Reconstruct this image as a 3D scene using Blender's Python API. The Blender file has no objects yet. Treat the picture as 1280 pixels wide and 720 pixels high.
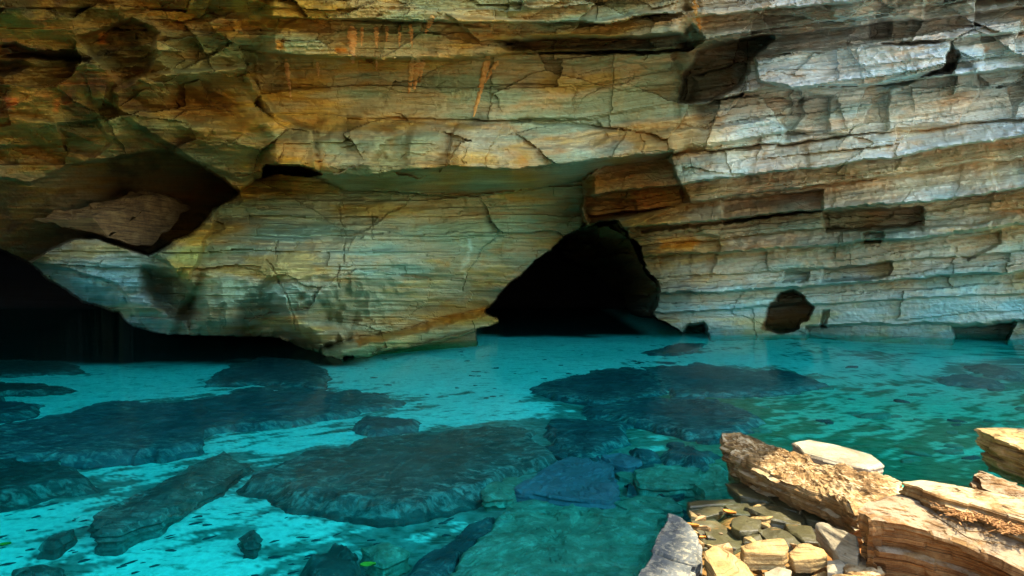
import bpy, math, random
import numpy as np

random.seed(7)
RNG = np.random.RandomState(11)
SC = bpy.context.scene
COL = SC.collection
CAM_Z = 2.0          # eye height above the water (water level is z = 0)
F = 800.0            # focal length in the photo's pixels
HOR = 330.0          # row of the horizon
CX = 640.0

# ------------------------------------------------------------------ helpers
def P(*pts):
    return [tuple(p) for p in pts]

def at_depth(px, py, y):
    return ((px - CX) / F * y, y, CAM_Z + (HOR - py) / F * y)

def at_z(px, py, z):
    t = (CAM_Z - z) * F / (py - HOR)
    return ((px - CX) / F * t, t, z)

def tag(o, label=None, cat=None, group=None, kind=None):
    if label: o['label'] = label
    if cat: o['category'] = cat
    if group: o['group'] = group
    if kind: o['kind'] = kind
    return o

def make_obj(name, verts, faces, mat, parent=None, loc=(0, 0, 0), smooth=False, colors=None, uv=None):
    verts = np.asarray(verts, dtype=np.float32).reshape(-1, 3) - np.asarray(loc, dtype=np.float32)
    me = bpy.data.meshes.new(name)
    if isinstance(faces, np.ndarray) and faces.ndim == 2:
        n, k = faces.shape
        me.vertices.add(len(verts)); me.vertices.foreach_set('co', verts.ravel())
        me.loops.add(n * k); me.loops.foreach_set('vertex_index', faces.astype(np.int32).ravel())
        me.polygons.add(n)
        me.polygons.foreach_set('loop_start', np.arange(0, n * k, k, dtype=np.int32))
        me.update(calc_edges=True)
    else:
        me.from_pydata([tuple(map(float, v)) for v in verts], [], [tuple(map(int, f)) for f in faces])
    me.validate()
    if colors is not None:
        a = me.color_attributes.new('pigment', 'FLOAT_COLOR', 'POINT')
        c = np.ones((len(verts), 4), dtype=np.float32); c[:, :3] = colors
        a.data.foreach_set('color', c.ravel())
    if uv is not None:
        layer = me.uv_layers.new(name='bedding')
        idx = np.empty(len(me.loops), dtype=np.int32); me.loops.foreach_get('vertex_index', idx)
        layer.data.foreach_set('uv', np.asarray(uv, dtype=np.float32)[idx].ravel())
    me.polygons.foreach_set('use_smooth', np.full(len(me.polygons), smooth))
    if mat: me.materials.append(mat)
    o = bpy.data.objects.new(name, me); COL.objects.link(o)
    o.location = loc
    if parent: o.parent = parent
    return o

# ------------------------------------------------------------------ noise
def _hash(ix, iy, iz, seed):
    h = (ix.astype(np.int64) * 374761393 + iy.astype(np.int64) * 668265263 + iz.astype(np.int64) * 2147483647 + seed * 1274126177) & 0xFFFFFFFF
    h = ((h ^ (h >> 13)) * 1274126177) & 0xFFFFFFFF
    h = ((h ^ (h >> 16)) * 2246822519) & 0xFFFFFFFF
    h = h ^ (h >> 15)
    return (h & 0xFFFFFF).astype(np.float64) / 0xFFFFFF

def vnoise(x, y, z=None, seed=0):
    """value noise in -1..1"""
    x = np.asarray(x, float); y = np.asarray(y, float)
    x, y = np.broadcast_arrays(x, y)
    z = np.zeros_like(x) if z is None else np.broadcast_to(np.asarray(z, float), x.shape)
    ix = np.floor(x); iy = np.floor(y); iz = np.floor(z)
    fx = x - ix; fy = y - iy; fz = z - iz
    fx = fx * fx * fx * (fx * (fx * 6 - 15) + 10); fy = fy * fy * fy * (fy * (fy * 6 - 15) + 10); fz = fz * fz * (3 - 2 * fz)
    r = 0
    flat = not np.any(fz)
    for dx in (0, 1):
        wx = fx if dx else 1 - fx
        for dy in (0, 1):
            wy = fy if dy else 1 - fy
            for dz in ((0,) if flat else (0, 1)):
                wz = fz if dz else 1 - fz
                r = r + wx * wy * wz * _hash(ix + dx, iy + dy, iz + dz, seed)
    return r * 2 - 1

def fbm(x, y, z=None, seed=0, octaves=4, gain=.5, lac=2.03):
    x = np.asarray(x, float); y = np.asarray(y, float)
    a, r, n = 1.0, 0.0, 0.0
    for o in range(octaves):
        r = r + a * vnoise(x, y, z, seed + 17 * o); n += a
        a *= gain; x = x * lac + 3.1; y = y * lac + 1.7
        if z is not None: z = z * lac + 5.3
    return r / n

def sstep(a, b, x):
    t = np.clip((x - a) / (b - a), 0, 1); return t * t * (3 - 2 * t)

def rbf(pts, U, V, scale=200.0):
    pts = np.asarray(pts, float)
    p = pts[:, :2] / scale; val = pts[:, 2:]
    d = np.sqrt(((p[:, None] - p[None]) ** 2).sum(-1))
    n = len(p)
    A = np.zeros((n + 3, n + 3)); A[:n, :n] = d + np.eye(n) * 1e-3
    A[:n, n] = 1; A[:n, n + 1:] = p; A[n, :n] = 1; A[n + 1:, :n] = p.T
    b = np.zeros((n + 3, val.shape[1])); b[:n] = val
    w = np.linalg.solve(A, b)
    q = np.stack([U.ravel(), V.ravel()], 1) / scale
    out = np.tile(w[n], (len(q), 1)) + q @ w[n + 1:]
    for i in range(n):
        out += np.sqrt(((q - p[i]) ** 2).sum(1))[:, None] * w[i]
    return out.reshape(U.shape + (val.shape[1],))

def poly_sd(poly, X, Y, pad=60):
    """signed distance (positive inside), -1e3 far outside the polygon"""
    poly = np.asarray(poly, float)
    out = np.full(X.shape, -1e3)
    sel = (X > poly[:, 0].min() - pad) & (X < poly[:, 0].max() + pad) & (Y > poly[:, 1].min() - pad) & (Y < poly[:, 1].max() + pad)
    x = X[sel]; y = Y[sel]
    if x.size == 0: return out
    dist = np.full(x.shape, 1e9); inside = np.zeros(x.shape, bool)
    n = len(poly)
    for i in range(n):
        x0, y0 = poly[i]; x1, y1 = poly[(i + 1) % n]
        ex, ey = x1 - x0, y1 - y0
        t = np.clip(((x - x0) * ex + (y - y0) * ey) / (ex * ex + ey * ey + 1e-9), 0, 1)
        dist = np.minimum(dist, (x - x0 - t * ex) ** 2 + (y - y0 - t * ey) ** 2)
        if y0 != y1:
            c = ((y0 > y) != (y1 > y)) & (x < (x1 - x0) * (y - y0) / (y1 - y0) + x0)
            inside ^= c
    d = np.sqrt(dist)
    out[sel] = np.where(inside, d, -d)
    return out

# ------------------------------------------------------------------ materials
class NT:
    def __init__(self, name):
        self.m = bpy.data.materials.new(name); self.m.use_nodes = True
        self.t = self.m.node_tree; self.n = self.t.nodes; self.l = self.t.links
        self.n.clear(); self.out = self.n.new('ShaderNodeOutputMaterial')
    def new(self, typ, **kw):
        nd = self.n.new(typ)
        for k, v in kw.items(): setattr(nd, k, v)
        return nd
    def link(self, a, b): self.l.new(a, b)
    def noise(self, vec, scale, detail=5, rough=.6, dist=0.0):
        nd = self.new('ShaderNodeTexNoise'); nd.inputs['Scale'].default_value = scale
        nd.inputs['Detail'].default_value = detail; nd.inputs['Roughness'].default_value = rough
        nd.inputs['Distortion'].default_value = dist
        if vec is not None: self.link(vec, nd.inputs['Vector'])
        return nd.outputs['Fac']
    def ramp(self, fac, stops):
        nd = self.new('ShaderNodeValToRGB'); el = nd.color_ramp.elements
        while len(el) < len(stops): el.new(.5)
        for e, (p, c) in zip(el, stops):
            e.position = p; e.color = (*c, 1) if len(c) == 3 else c
        self.link(fac, nd.inputs['Fac']); return nd.outputs['Color']
    def mix(self, fac, a, b, blend='MIX'):
        nd = self.new('ShaderNodeMix', data_type='RGBA', blend_type=blend)
        for s, v in ((0, fac), (6, a), (7, b)):
            if hasattr(v, 'is_linked') or isinstance(v, bpy.types.NodeSocket): self.link(v, nd.inputs[s])
            elif s == 0: nd.inputs[0].default_value = v
            else: nd.inputs[s].default_value = (*v, 1)
        return nd.outputs[2]
    def math(self, op, a, b=None):
        nd = self.new('ShaderNodeMath', operation=op)
        for i, v in enumerate((a, b)):
            if v is None: continue
            if isinstance(v, bpy.types.NodeSocket): self.link(v, nd.inputs[i])
            else: nd.inputs[i].default_value = v
        return nd.outputs[0]
    def mapping(self, vec, scale=(1, 1, 1), rot=(0, 0, 0)):
        nd = self.new('ShaderNodeMapping'); nd.inputs['Scale'].default_value = scale; nd.inputs['Rotation'].default_value = rot
        self.link(vec, nd.inputs['Vector']); return nd.outputs[0]
    def coord(self, out='Object'):
        return self.new('ShaderNodeTexCoord').outputs[out]
    def bump(self, h, strength=.5, dist=.02, normal=None):
        nd = self.new('ShaderNodeBump'); nd.inputs['Strength'].default_value = strength; nd.inputs['Distance'].default_value = dist
        self.link(h, nd.inputs['Height'])
        if normal is not None: self.link(normal, nd.inputs['Normal'])
        return nd.outputs[0]
    def surf(self, color, rough=.85, normal=None, spec=.3):
        b = self.new('ShaderNodeBsdfPrincipled')
        if isinstance(color, bpy.types.NodeSocket): self.link(color, b.inputs['Base Color'])
        else: b.inputs['Base Color'].default_value = (*color, 1)
        if isinstance(rough, bpy.types.NodeSocket): self.link(rough, b.inputs['Roughness'])
        else: b.inputs['Roughness'].default_value = rough
        b.inputs['Specular IOR Level'].default_value = spec
        if normal is not None: self.link(normal, b.inputs['Normal'])
        self.link(b.outputs[0], self.out.inputs['Surface']); return self.m

def mat_wall():
    t = NT('stratified_rock')
    uv = t.new('ShaderNodeUVMap', uv_map='bedding').outputs[0]
    pig = t.new('ShaderNodeVertexColor', layer_name='pigment').outputs[0]
    obj = t.coord('Object')
    lam = t.noise(t.mapping(uv, (.55, 11, 1)), 1.0, 8, .62, .15)
    lam2 = t.noise(t.mapping(uv, (1.4, 38, 1)), 1.0, 5, .6, .2)
    blot = t.noise(obj, 1.7, 7, .65, .4)
    fine = t.noise(obj, 14, 6, .7)
    streak = t.noise(t.mapping(uv, (9, .6, 1)), 1.0, 5, .6, .3)
    c = t.mix(1.0, pig, t.ramp(lam, [(.28, (.84, .77, .66)), (.5, (1, 1, 1)), (.72, (1.12, 1.14, 1.15))]), 'MULTIPLY')
    c = t.mix(1.0, c, t.ramp(lam2, [(.3, (.82, .78, .74)), (.55, (1.03, 1.03, 1.03)), (.75, (1.1, 1.1, 1.1))]), 'MULTIPLY')
    c = t.mix(t.ramp(blot, [(.5, (0, 0, 0)), (.72, (.7, .7, .7))]), c, t.mix(1.0, c, (1.15, .72, .4), 'MULTIPLY'))
    c = t.mix(t.ramp(streak, [(.6, (0, 0, 0)), (.8, (.7, .7, .7))]), c, t.mix(1.0, c, (1.35, 1.28, 1.15), 'MULTIPLY'))
    c = t.mix(t.ramp(fine, [(.3, (.45, .45, .45)), (.45, (0, 0, 0))]), c, t.mix(1.0, c, (.42, .36, .3), 'MULTIPLY'))
    h = t.math('ADD', t.math('MULTIPLY', lam, .9), t.math('ADD', t.math('MULTIPLY', lam2, .4), t.math('MULTIPLY', fine, .4)))
    n = t.bump(h, .7, .05)
    return t.surf(c, .88, n, .08)

def mat_rock(name, cols, lam_dir=(0, 0, 0), lam_scale=(3, 3, 45), patch=None, patch_at=(.55, .68), bump=.6, spec=.25, rough=.85, lam_mul=.45, silt=False, top=None, lines=.0, bdist=.02, pscale=6.5):
    """bedded stone: cols = (dark, mid, light)"""
    t = NT(name)
    o = t.coord('Object')
    lam = t.noise(t.mapping(o, lam_scale, lam_dir), 1.0, 6, .65, .25)
    big = t.noise(o, 3.2, 6, .65, .3)
    fine = t.noise(o, 38, 6, .75)
    c = t.ramp(big, [(.3, cols[0]), (.5, cols[1]), (.7, cols[2])])
    lo = 1 - lam_mul
    c = t.mix(1.0, c, t.ramp(lam, [(.3, (lo, lo * .95, lo * .88)), (.5, (1, 1, 1)), (.7, (1.15, 1.15, 1.12))]), 'MULTIPLY')
    if lines:
        ln = t.noise(t.mapping(o, (lam_scale[0] * .8, lam_scale[1] * .8, lam_scale[2] * 2.4), lam_dir), 1.0, 4, .6, .2)
        c = t.mix(t.ramp(ln, [(.36, (lines,) * 3), (.47, (0, 0, 0))]), c, t.mix(1.0, c, (.25, .2, .14), 'MULTIPLY'))
        c = t.mix(t.ramp(ln, [(.58, (0, 0, 0)), (.7, (lines * .7,) * 3)]), c, t.mix(1.0, c, (1.7, 1.5, 1.2), 'MULTIPLY'))
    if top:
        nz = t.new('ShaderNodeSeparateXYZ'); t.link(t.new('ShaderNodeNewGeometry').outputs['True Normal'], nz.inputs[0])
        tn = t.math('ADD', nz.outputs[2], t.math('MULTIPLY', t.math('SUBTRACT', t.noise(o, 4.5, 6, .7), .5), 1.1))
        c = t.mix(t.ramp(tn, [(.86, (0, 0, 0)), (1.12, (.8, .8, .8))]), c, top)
    if patch:
        pn = t.noise(o, pscale, 7, .7, .5)
        c = t.mix(t.ramp(pn, [(patch_at[0], (0, 0, 0)), (patch_at[1], (1, 1, 1))]), c, patch)
    if silt:
        edge = t.new('ShaderNodeVertexColor', layer_name='pigment').outputs[0]
        sn = t.noise(t.mapping(o, (2.2, 6, 2), (0, 0, .45)), 2.6, 9, .72, .4)
        e2 = t.math('ADD', sn, t.math('MULTIPLY', t.math('SUBTRACT', edge, .72), .20))
        c = t.mix(t.ramp(e2, [(.50, (0, 0, 0)), (.70, (.75, .75, .75))]), c, (.27, .29, .25))
    c = t.mix(t.ramp(fine, [(.3, (.5, .5, .5)), (.48, (0, 0, 0))]), c, t.mix(1.0, c, (.4, .34, .28), 'MULTIPLY'))
    h = t.math('ADD', t.math('MULTIPLY', lam, .7), t.math('MULTIPLY', fine, .5))
    return t.surf(c, rough, t.bump(h, bump, bdist), spec)

def mat_bed():
    t = NT('pool_sand')
    pig = t.new('ShaderNodeVertexColor', layer_name='pigment').outputs[0]
    o = t.coord('Object')
    fine = t.noise(o, 16, 7, .7)
    grain = t.noise(t.mapping(o, (2.2, 7, 2), (0, 0, .45)), 1.6, 8, .7, .5)
    c = t.mix(1.0, pig, t.ramp(fine, [(.3, (.75, .75, .75)), (.6, (1.08, 1.08, 1.08))]), 'MULTIPLY')
    c = t.mix(t.ramp(grain, [(.535, (0, 0, 0)), (.64, (.85, .85, .85))]), c, t.mix(1.0, c, (.3, .34, .3), 'MULTIPLY'))
    return t.surf(c, .9, t.bump(t.math('ADD', fine, grain), .35, .03), .1)

def mat_water():
    t = NT('clear_water')
    o = t.coord('Object')
    n1 = t.noise(t.mapping(o, (.7, 1.3, 1)), 4.5, 3, .5, .3)
    n2 = t.noise(o, .5, 2, .5)
    nrm = t.bump(t.math('ADD', n1, t.math('MULTIPLY', n2, 1.5)), .3, .02)
    tr = t.new('ShaderNodeBsdfTransparent'); tr.inputs[0].default_value = (1, 1, 1, 1)
    gl = t.new('ShaderNodeBsdfGlossy'); gl.inputs['Roughness'].default_value = .03
    t.link(nrm, gl.inputs['Normal'])
    fr = t.new('ShaderNodeFresnel'); fr.inputs['IOR'].default_value = 1.33
    t.link(nrm, fr.inputs['Normal'])
    mx = t.new('ShaderNodeMixShader')
    geo = t.new('ShaderNodeNewGeometry').outputs['Backfacing']
    fac = t.math('MULTIPLY', t.math('MULTIPLY', fr.outputs[0], .55), t.math('SUBTRACT', 1.0, geo))
    t.link(fac, mx.inputs[0]); t.link(tr.outputs[0], mx.inputs[1]); t.link(gl.outputs[0], mx.inputs[2])
    t.link(mx.outputs[0], t.out.inputs['Surface'])
    va = t.new('ShaderNodeVolumeAbsorption')
    va.inputs['Color'].default_value = (.0, .935, .915, 1); va.inputs['Density'].default_value = 1.85
    t.link(va.outputs[0], t.out.inputs['Volume'])
    return t.m

def mat_plain(name, a, b, scale=6, rough=.8, spec=.2):
    t = NT(name)
    o = t.coord('Object')
    n = t.noise(o, scale, 6, .65)
    return t.surf(t.ramp(n, [(.3, a), (.7, b)]), rough, t.bump(n, .5, .02), spec)

M = {
    'wall': mat_wall(),
    'bed': mat_bed(),
    'water': mat_water(),
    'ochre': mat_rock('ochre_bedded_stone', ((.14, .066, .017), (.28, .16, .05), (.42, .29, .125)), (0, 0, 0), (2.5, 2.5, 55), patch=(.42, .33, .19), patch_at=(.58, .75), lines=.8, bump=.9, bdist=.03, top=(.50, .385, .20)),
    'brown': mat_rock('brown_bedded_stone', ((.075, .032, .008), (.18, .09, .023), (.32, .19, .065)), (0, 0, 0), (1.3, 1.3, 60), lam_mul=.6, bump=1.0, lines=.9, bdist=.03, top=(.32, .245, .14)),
    'cream': mat_rock('cream_stone', ((.22, .125, .033), (.36, .24, .085), (.47, .36, .165)), (0, 0, 0), (3, 3, 38), lam_mul=.4, lines=.8, bump=1.0),
    'pale': mat_rock('pale_flat_stone', ((.20, .16, .085), (.30, .25, .15), (.37, .32, .21)), lam_mul=.3, lines=.35, bump=.8),
    'lichen': mat_rock('grey_lichen_stone', ((.06, .065, .055), (.10, .105, .09), (.15, .15, .125)), patch=(.25, .225, .145), patch_at=(.50, .60), lam_mul=.2, pscale=19),
    'olive': mat_rock('olive_wet_stone', ((.032, .027, .008), (.06, .052, .016), (.11, .095, .032)), patch=(.17, .085, .02), patch_at=(.60, .70), lam_mul=.35, spec=.5, rough=.5),
    'slab': mat_rock('dark_algae_stone', ((.016, .028, .034), (.032, .050, .056), (.068, .088, .09)), (0, 0, .45), (2, 7, 30), lam_mul=.4, silt=True, bump=.4),
    'slab_brown': mat_rock('dark_brown_algae_stone', ((.018, .028, .026), (.036, .050, .046), (.075, .09, .08)), (0, 0, .45), (2, 7, 30), lam_mul=.4, silt=True, bump=.4),
    'slab_teal': mat_rock('grey_algae_stone', ((.020, .036, .044), (.040, .060, .068), (.08, .102, .11)), (0, 0, .45), (2, 7, 30), lam_mul=.4, silt=True, bump=.4),
    'striped': mat_rock('striped_algae_stone', ((.03, .035, .032), (.07, .075, .065), (.14, .14, .12)), (0, 0, .5), (3, 16, 30), patch=(.26, .27, .23), patch_at=(.57, .68), lam_mul=.7, silt=True),
    'blueslab': mat_rock('blue_grey_stone', ((.12, .085, .11), (.16, .105, .135), (.20, .13, .16)), lam_mul=.15, bump=.3),
    'greenslab': mat_rock('green_silted_stone', ((.08, .10, .07), (.15, .17, .12), (.27, .30, .22)), patch=(.36, .40, .30), patch_at=(.55, .75), lam_mul=.3, silt=True),
    'drip': mat_plain('orange_flowstone', (.50, .22, .04), (.66, .38, .12), 14),
    'leaf': mat_plain('green_leaf', (.10, .22, .02), (.20, .34, .03), 20, .5),
    'deadleaf': mat_plain('orange_leaf', (.45, .15, .02), (.60, .26, .04), 20, .6),
    'bank': mat_plain('forest_bank', (.03, .035, .015), (.07, .06, .03), 1.5),
}

# ------------------------------------------------------------------ the cave wall
STEP = 1.45
us = np.arange(-260, 1500, STEP); vs = np.arange(-220, 500, STEP)
U, V = np.meshgrid(us, vs)
# ragged edges: every outline below is looked up through a small warp
wu = U + 5 * fbm(U / 38, V / 24, seed=3, octaves=4) + 1.6 * fbm(U / 9, V / 5, seed=5, octaves=2)
wv = V + 3.5 * fbm(U / 45, V / 20, seed=4, octaves=4) + 1.2 * fbm(U / 10, V / 6, seed=6, octaves=2)

base_pts = [(-260, -220, 5.4), (-260, 0, 6.2), (-260, 200, 8), (-260, 480, 9), (0, -220, 6.2), (0, 0, 7.3), (0, 80, 8.0), (0, 150, 8.8), (0, 220, 9.6),
    (100, 60, 8.7), (150, 110, 9.4), (200, 190, 11), (140, 0, 8.3), (320, -220, 8), (300, 0, 8.7), (300, 60, 10.2), (260, 140, 10.8), (330, 200, 11.8),
    (450, 0, 9.3), (450, 75, 11), (450, 150, 11.7), (450, 205, 12), (640, -220, 9), (640, 0, 9.8), (640, 60, 11.7), (640, 150, 12.3), (640, 205, 12.6),
    (860, -220, 9.2), (860, 0, 10.2), (860, 100, 12.5), (860, 180, 13.3), (1060, 0, 10.4), (1060, 100, 12.5), (1060, 160, 13.2),
    (1280, -220, 9), (1280, 0, 10.1), (1280, 100, 12), (1280, 150, 12.6), (1490, -220, 8.5), (1490, 0, 10.3), (1490, 150, 11.8),
    (860, 212, 14), (1060, 195, 13.8), (1280, 175, 13.1), (760, 250, 15.2), (860, 270, 15.3), (1060, 262, 15), (1280, 250, 14.2), (1490, 250, 13.2),
    (860, 320, 16.5), (1060, 320, 16.1), (1280, 310, 15.3), (860, 380, 17.5), (1060, 372, 17.1), (1280, 380, 16.3), (1490, 380, 15.3),
    (860, 418, 18.2), (1000, 414, 18.4), (1280, 424, 16.8), (1490, 430, 16), (860, 490, 18.4), (1060, 490, 18.2), (1280, 490, 17), (700, 490, 18.6), (700, 330, 17)]
D = rbf(base_pts, U, V)[..., 0]

# bedding coordinate: beds lie level on the left and climb to the right
kk = np.interp(V, [0, 60, 200, 300, 400, 430], [.15, .14, .118, .10, .05, .035])
S = V + kk * np.maximum(0, U - 700) * sstep(640, 800, U) + 5 * fbm(U / 160, V / 60, seed=8, octaves=3)
A = U + 0.15 * V

def blockfield(seed, tmin, tmax, lmin, lmax, wav=2.5):
    """random beds cut by random joints -> per-block value in -1..1"""
    r = np.random.RandomState(seed)
    s = S + wav * fbm(U / 60, V / 30, seed=seed + 1, octaves=2)
    edges = [-300.0]
    while edges[-1] < 700: edges.append(edges[-1] + r.uniform(tmin, tmax))
    li = np.searchsorted(edges, s.ravel()).reshape(s.shape)
    out = np.zeros_like(s)
    a = A + 6 * fbm(U / 14, V / 10, seed=seed + 2, octaves=2)
    for i in range(len(edges) + 1):
        m = li == i
        if not m.any(): continue
        j = [-400.0 + r.uniform(0, lmax)]
        while j[-1] < 1700: j.append(j[-1] + r.uniform(lmin, lmax))
        bi = np.searchsorted(j, a[m])
        off = r.uniform(-1, 1, len(j) + 2); til = r.uniform(-.5, .5, len(j) + 2)
        jj = np.concatenate([[-500], j, [1800]])
        cen = (jj[bi] + jj[bi + 1]) / 2; wid = (jj[bi + 1] - jj[bi]).clip(20)
        out[m] = off[bi] + til[bi] * (a[m] - cen) / wid
    return out

def cells(seed, sx, sy, tilt=.6):
    """broken-rock facets: random flat cells with their own tilt"""
    x = (U + 8 * fbm(U / 30, V / 30, seed=seed + 3, octaves=3)) / sx; y = (V + 5 * fbm(U / 30, V / 20, seed=seed + 4, octaves=3)) / sy
    ix = np.floor(x); iy = np.floor(y)
    best = np.full(x.shape, 1e9); val = np.zeros_like(x)
    for dx in (-1, 0, 1):
        for dy in (-1, 0, 1):
            cx = ix + dx; cy = iy + dy; z = np.zeros_like(cx)
            px = cx + _hash(cx, cy, z, seed); py = cy + _hash(cx, cy, z, seed + 1)
            d = (x - px) ** 2 + (y - py) ** 2
            v = _hash(cx, cy, z, seed + 2) * 2 - 1 + tilt * 2 * ((_hash(cx, cy, z, seed + 5) - .5) * (x - px) * 2 + (_hash(cx, cy, z, seed + 6) - .5) * (y - py) * 2)
            m = d < best
            best[m] = d[m]; val[m] = v[m]
    return val

# strength of blockiness / brokenness by place
amp_block = rbf([(0, 0, .08), (0, 200, .06), (200, 100, .08), (450, 60, .08), (450, 150, .08), (650, 60, .10), (650, 180, .08), (850, 60, .14), (1000, 60, .18), (1250, 60, .20),
    (900, 200, .02), (1250, 200, .03), (900, 300, .03), (1250, 300, .03), (900, 390, .06), (1250, 390, .06), (450, 300, .03), (650, 300, .03), (1490, 100, .2), (-260, 100, .1)], U, V)[..., 0].clip(.02, .5)
amp_cell = rbf([(0, 0, .16), (0, 200, .12), (200, 60, .26), (250, 180, .20), (450, 30, .20), (450, 110, .03), (450, 180, .18), (650, 10, .18), (650, 110, .03), (650, 180, .12), (900, 60, .18), (1100, 20, .24), (1250, 60, .26),
    (1000, 140, .22), (1100, 80, .06), (1250, 200, .02), (900, 250, .02), (900, 390, .03), (1250, 390, .02), (450, 300, .02), (650, 300, .02), (1490, 100, .2), (-260, 100, .3)], U, V)[..., 0].clip(.015, .5)

D = D - 1.9 * amp_block * blockfield(21, 14, 40, 90, 300) - .2 * amp_block * blockfield(33, 5, 13, 40, 150) \
      - 1.5 * amp_cell * cells(41, 120, 55, 1.0) - .5 * amp_cell * cells(47, 66, 30, .9) * sstep(.0, .35, fbm(U / 130, V / 70, seed=45, octaves=2)) - .2 * amp_cell * cells(51, 24, 12, .8) * sstep(.1, .4, fbm(U / 90, V / 50, seed=46, octaves=2)) \
    + sstep(420, 300, U) * (.55 * fbm((U + .8 * V) / 150, (V - .35 * U) / 60, seed=48, octaves=3) + .25 * np.abs(fbm((U + V) / 90, (V - .5 * U) / 34, seed=49, octaves=3)))

def add(poly, amt, soft=2.0, s2=None):
    global D
    sd = poly_sd(poly, wu, wv)
    D = D + amt * sstep(-soft, soft, sd)
    return sd

def add_in(poly, amt, reach):
    """hollow or bulge that grows from the outline inwards"""
    global D
    sd = poly_sd(poly, wu, wv)
    D = D + amt * sstep(0, reach, sd)
    return sd

def put(poly, pts, soft=1.5):
    global D
    sd = poly_sd(poly, wu, wv)
    m = sd > -soft * 2
    if len(pts) == 1: d = np.full(U.shape, float(pts[0]))
    else: d = rbf(pts, U, V)[..., 0]
    D = np.where(m, D + (d - D) * sstep(-soft, soft, sd), D)
    return sd

def band(us_, top, bot):
    return [(u, v) for u, v in zip(us_, top)] + [(u, v) for u, v in list(zip(us_, bot))[::-1]]

# --- right-hand beds: rows of blocks between bedding lines
LU = [700, 860, 1000, 1140, 1280, 1500]
LINES = [[212, 192, 178, 160, 148, 126], [250, 229, 212, 193, 170, 142], [275, 254, 236, 215, 195, 168], [292, 280, 265, 252, 236, 212],
         [315, 303, 288, 279, 262, 242], [330, 318, 308, 299, 281, 260], [352, 345, 337, 326, 314, 298], [372, 366, 358, 349, 338, 325],
         [394, 390, 381, 374, 366, 352], [440, 440, 440, 440, 440, 440]]
def rows(lu, lines, offs, leans, u0, u1, seed, jit=.14):
    """long beds one above the other; each leans out towards its lower lip and is cut by a few joints"""
    global D
    r = np.random.RandomState(seed)
    m0 = sstep(u0 - 10, u0 + 10, wu) * sstep(u1 + 10, u1 - 10, wu)
    for i in range(len(lines) - 1):
        tl = np.interp(wu, lu, lines[i]); bl = np.interp(wu, lu, lines[i + 1])
        m = sstep(-1.2, 1.2, wv - tl) * sstep(-1.2, 1.2, bl - wv) * m0
        lean = ((wv - tl) / np.maximum(bl - tl, 1)).clip(0, 1)
        j = [lu[0] - 60.0]
        while j[-1] < lu[-1] + 60: j.append(j[-1] + r.uniform(60, 230))
        x = wu + r.uniform(-.3, .5) * (wv - tl)
        bi = np.searchsorted(j, x); o = r.uniform(-1, 1, len(j) + 1) * jit
        til = (x - np.array(j)[bi.clip(0, len(j) - 1)]) / 150 * (r.uniform(-1, 1, len(j) + 1) * jit)[bi]
        sub = np.floor(lean * r.randint(2, 5) + .25 * fbm(U / 80, V / 20, seed=seed + i, octaves=2))
        so_ = (_hash(sub, sub * 0 + i, sub * 0, seed) - .5) * .14
        D = D + m * (offs[i] - leans[i] * (lean - .5) + o[bi] + til + so_)

rows(LU, LINES, [-1.0, -.45, -.85, .10, -.40, .15, -.30, .15, .0], [1.4, .9, 1.6, .8, .9, .8, .7, .5, .3], 735, 2000, 201, .06)
MU = [300, 450, 560, 640, 760, 870]
ML = [[-40, -36, -34, -34, -36, -40], [20, 24, 28, 28, 28, 12], [64, 73, 74, 66, 64, 58], [138, 146, 158, 149, 158, 162], [212, 222, 207, 214, 199, 186]]
rows(MU, ML, [-.3, -.4, .35, -.6], [1.2, 1.1, .5, 1.5], 335, 850, 211, .08)
TU = [840, 950, 1100, 1280, 1500]
TL = [[-30, -40, -50, -70, -100], [24, 12, 0, -15, -40], [62, 46, 30, 8, -20], [100, 72, 57, 38, 10], [140, 112, 104, 85, 60], [192, 182, 164, 149, 126]]
rows(TU, TL, [-.3, -.1, .2, -.5, -.05], [1.0, 1.0, .9, 1.1, 1.1], 870, 2000, 221, .22)
# single blocks missing from or standing proud of those beds
add(P((725, 228), (760, 205), (836, 196), (838, 200), (850, 229), (862, 252), (790, 268), (735, 278)), .75)
add(P((725, 228), (745, 250), (795, 250), (800, 268), (735, 278)), .3)
add(P((905, 252), (1032, 238), (1029, 264), (905, 280)), .75)
add(P((862, 253), (905, 250), (905, 280), (800, 292), (790, 285)), .45)
add(P((1028, 266), (1154, 258), (1154, 282), (1030, 290)), .6)
add(P((1104, 291), (1240, 278), (1240, 284), (1190, 290), (1187, 294), (1104, 304)), -.35)
add(P((1030, 336), (1112, 328), (1110, 343), (1085, 348), (1030, 350)), .5)
add(P((980, 342), (1012, 340), (1012, 350), (980, 352)), .45)
add(P((1080, 292), (1104, 290), (1104, 303), (1080, 305)), .5)
add(P((820, 318), (900, 308), (890, 345), (850, 350), (830, 345)), .12)
add(P((790, 300), (860, 290), (900, 295), (900, 316), (800, 318)), .25)
add(P((1185, 300), (1252, 290), (1250, 305), (1210, 325), (1195, 318)), .25)
add(P((1240, 215), (1290, 205), (1290, 235), (1250, 238)), .2)
add(P((1000, 182), (1005, 210), (1010, 210), (1008, 180)), .15)
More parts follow.
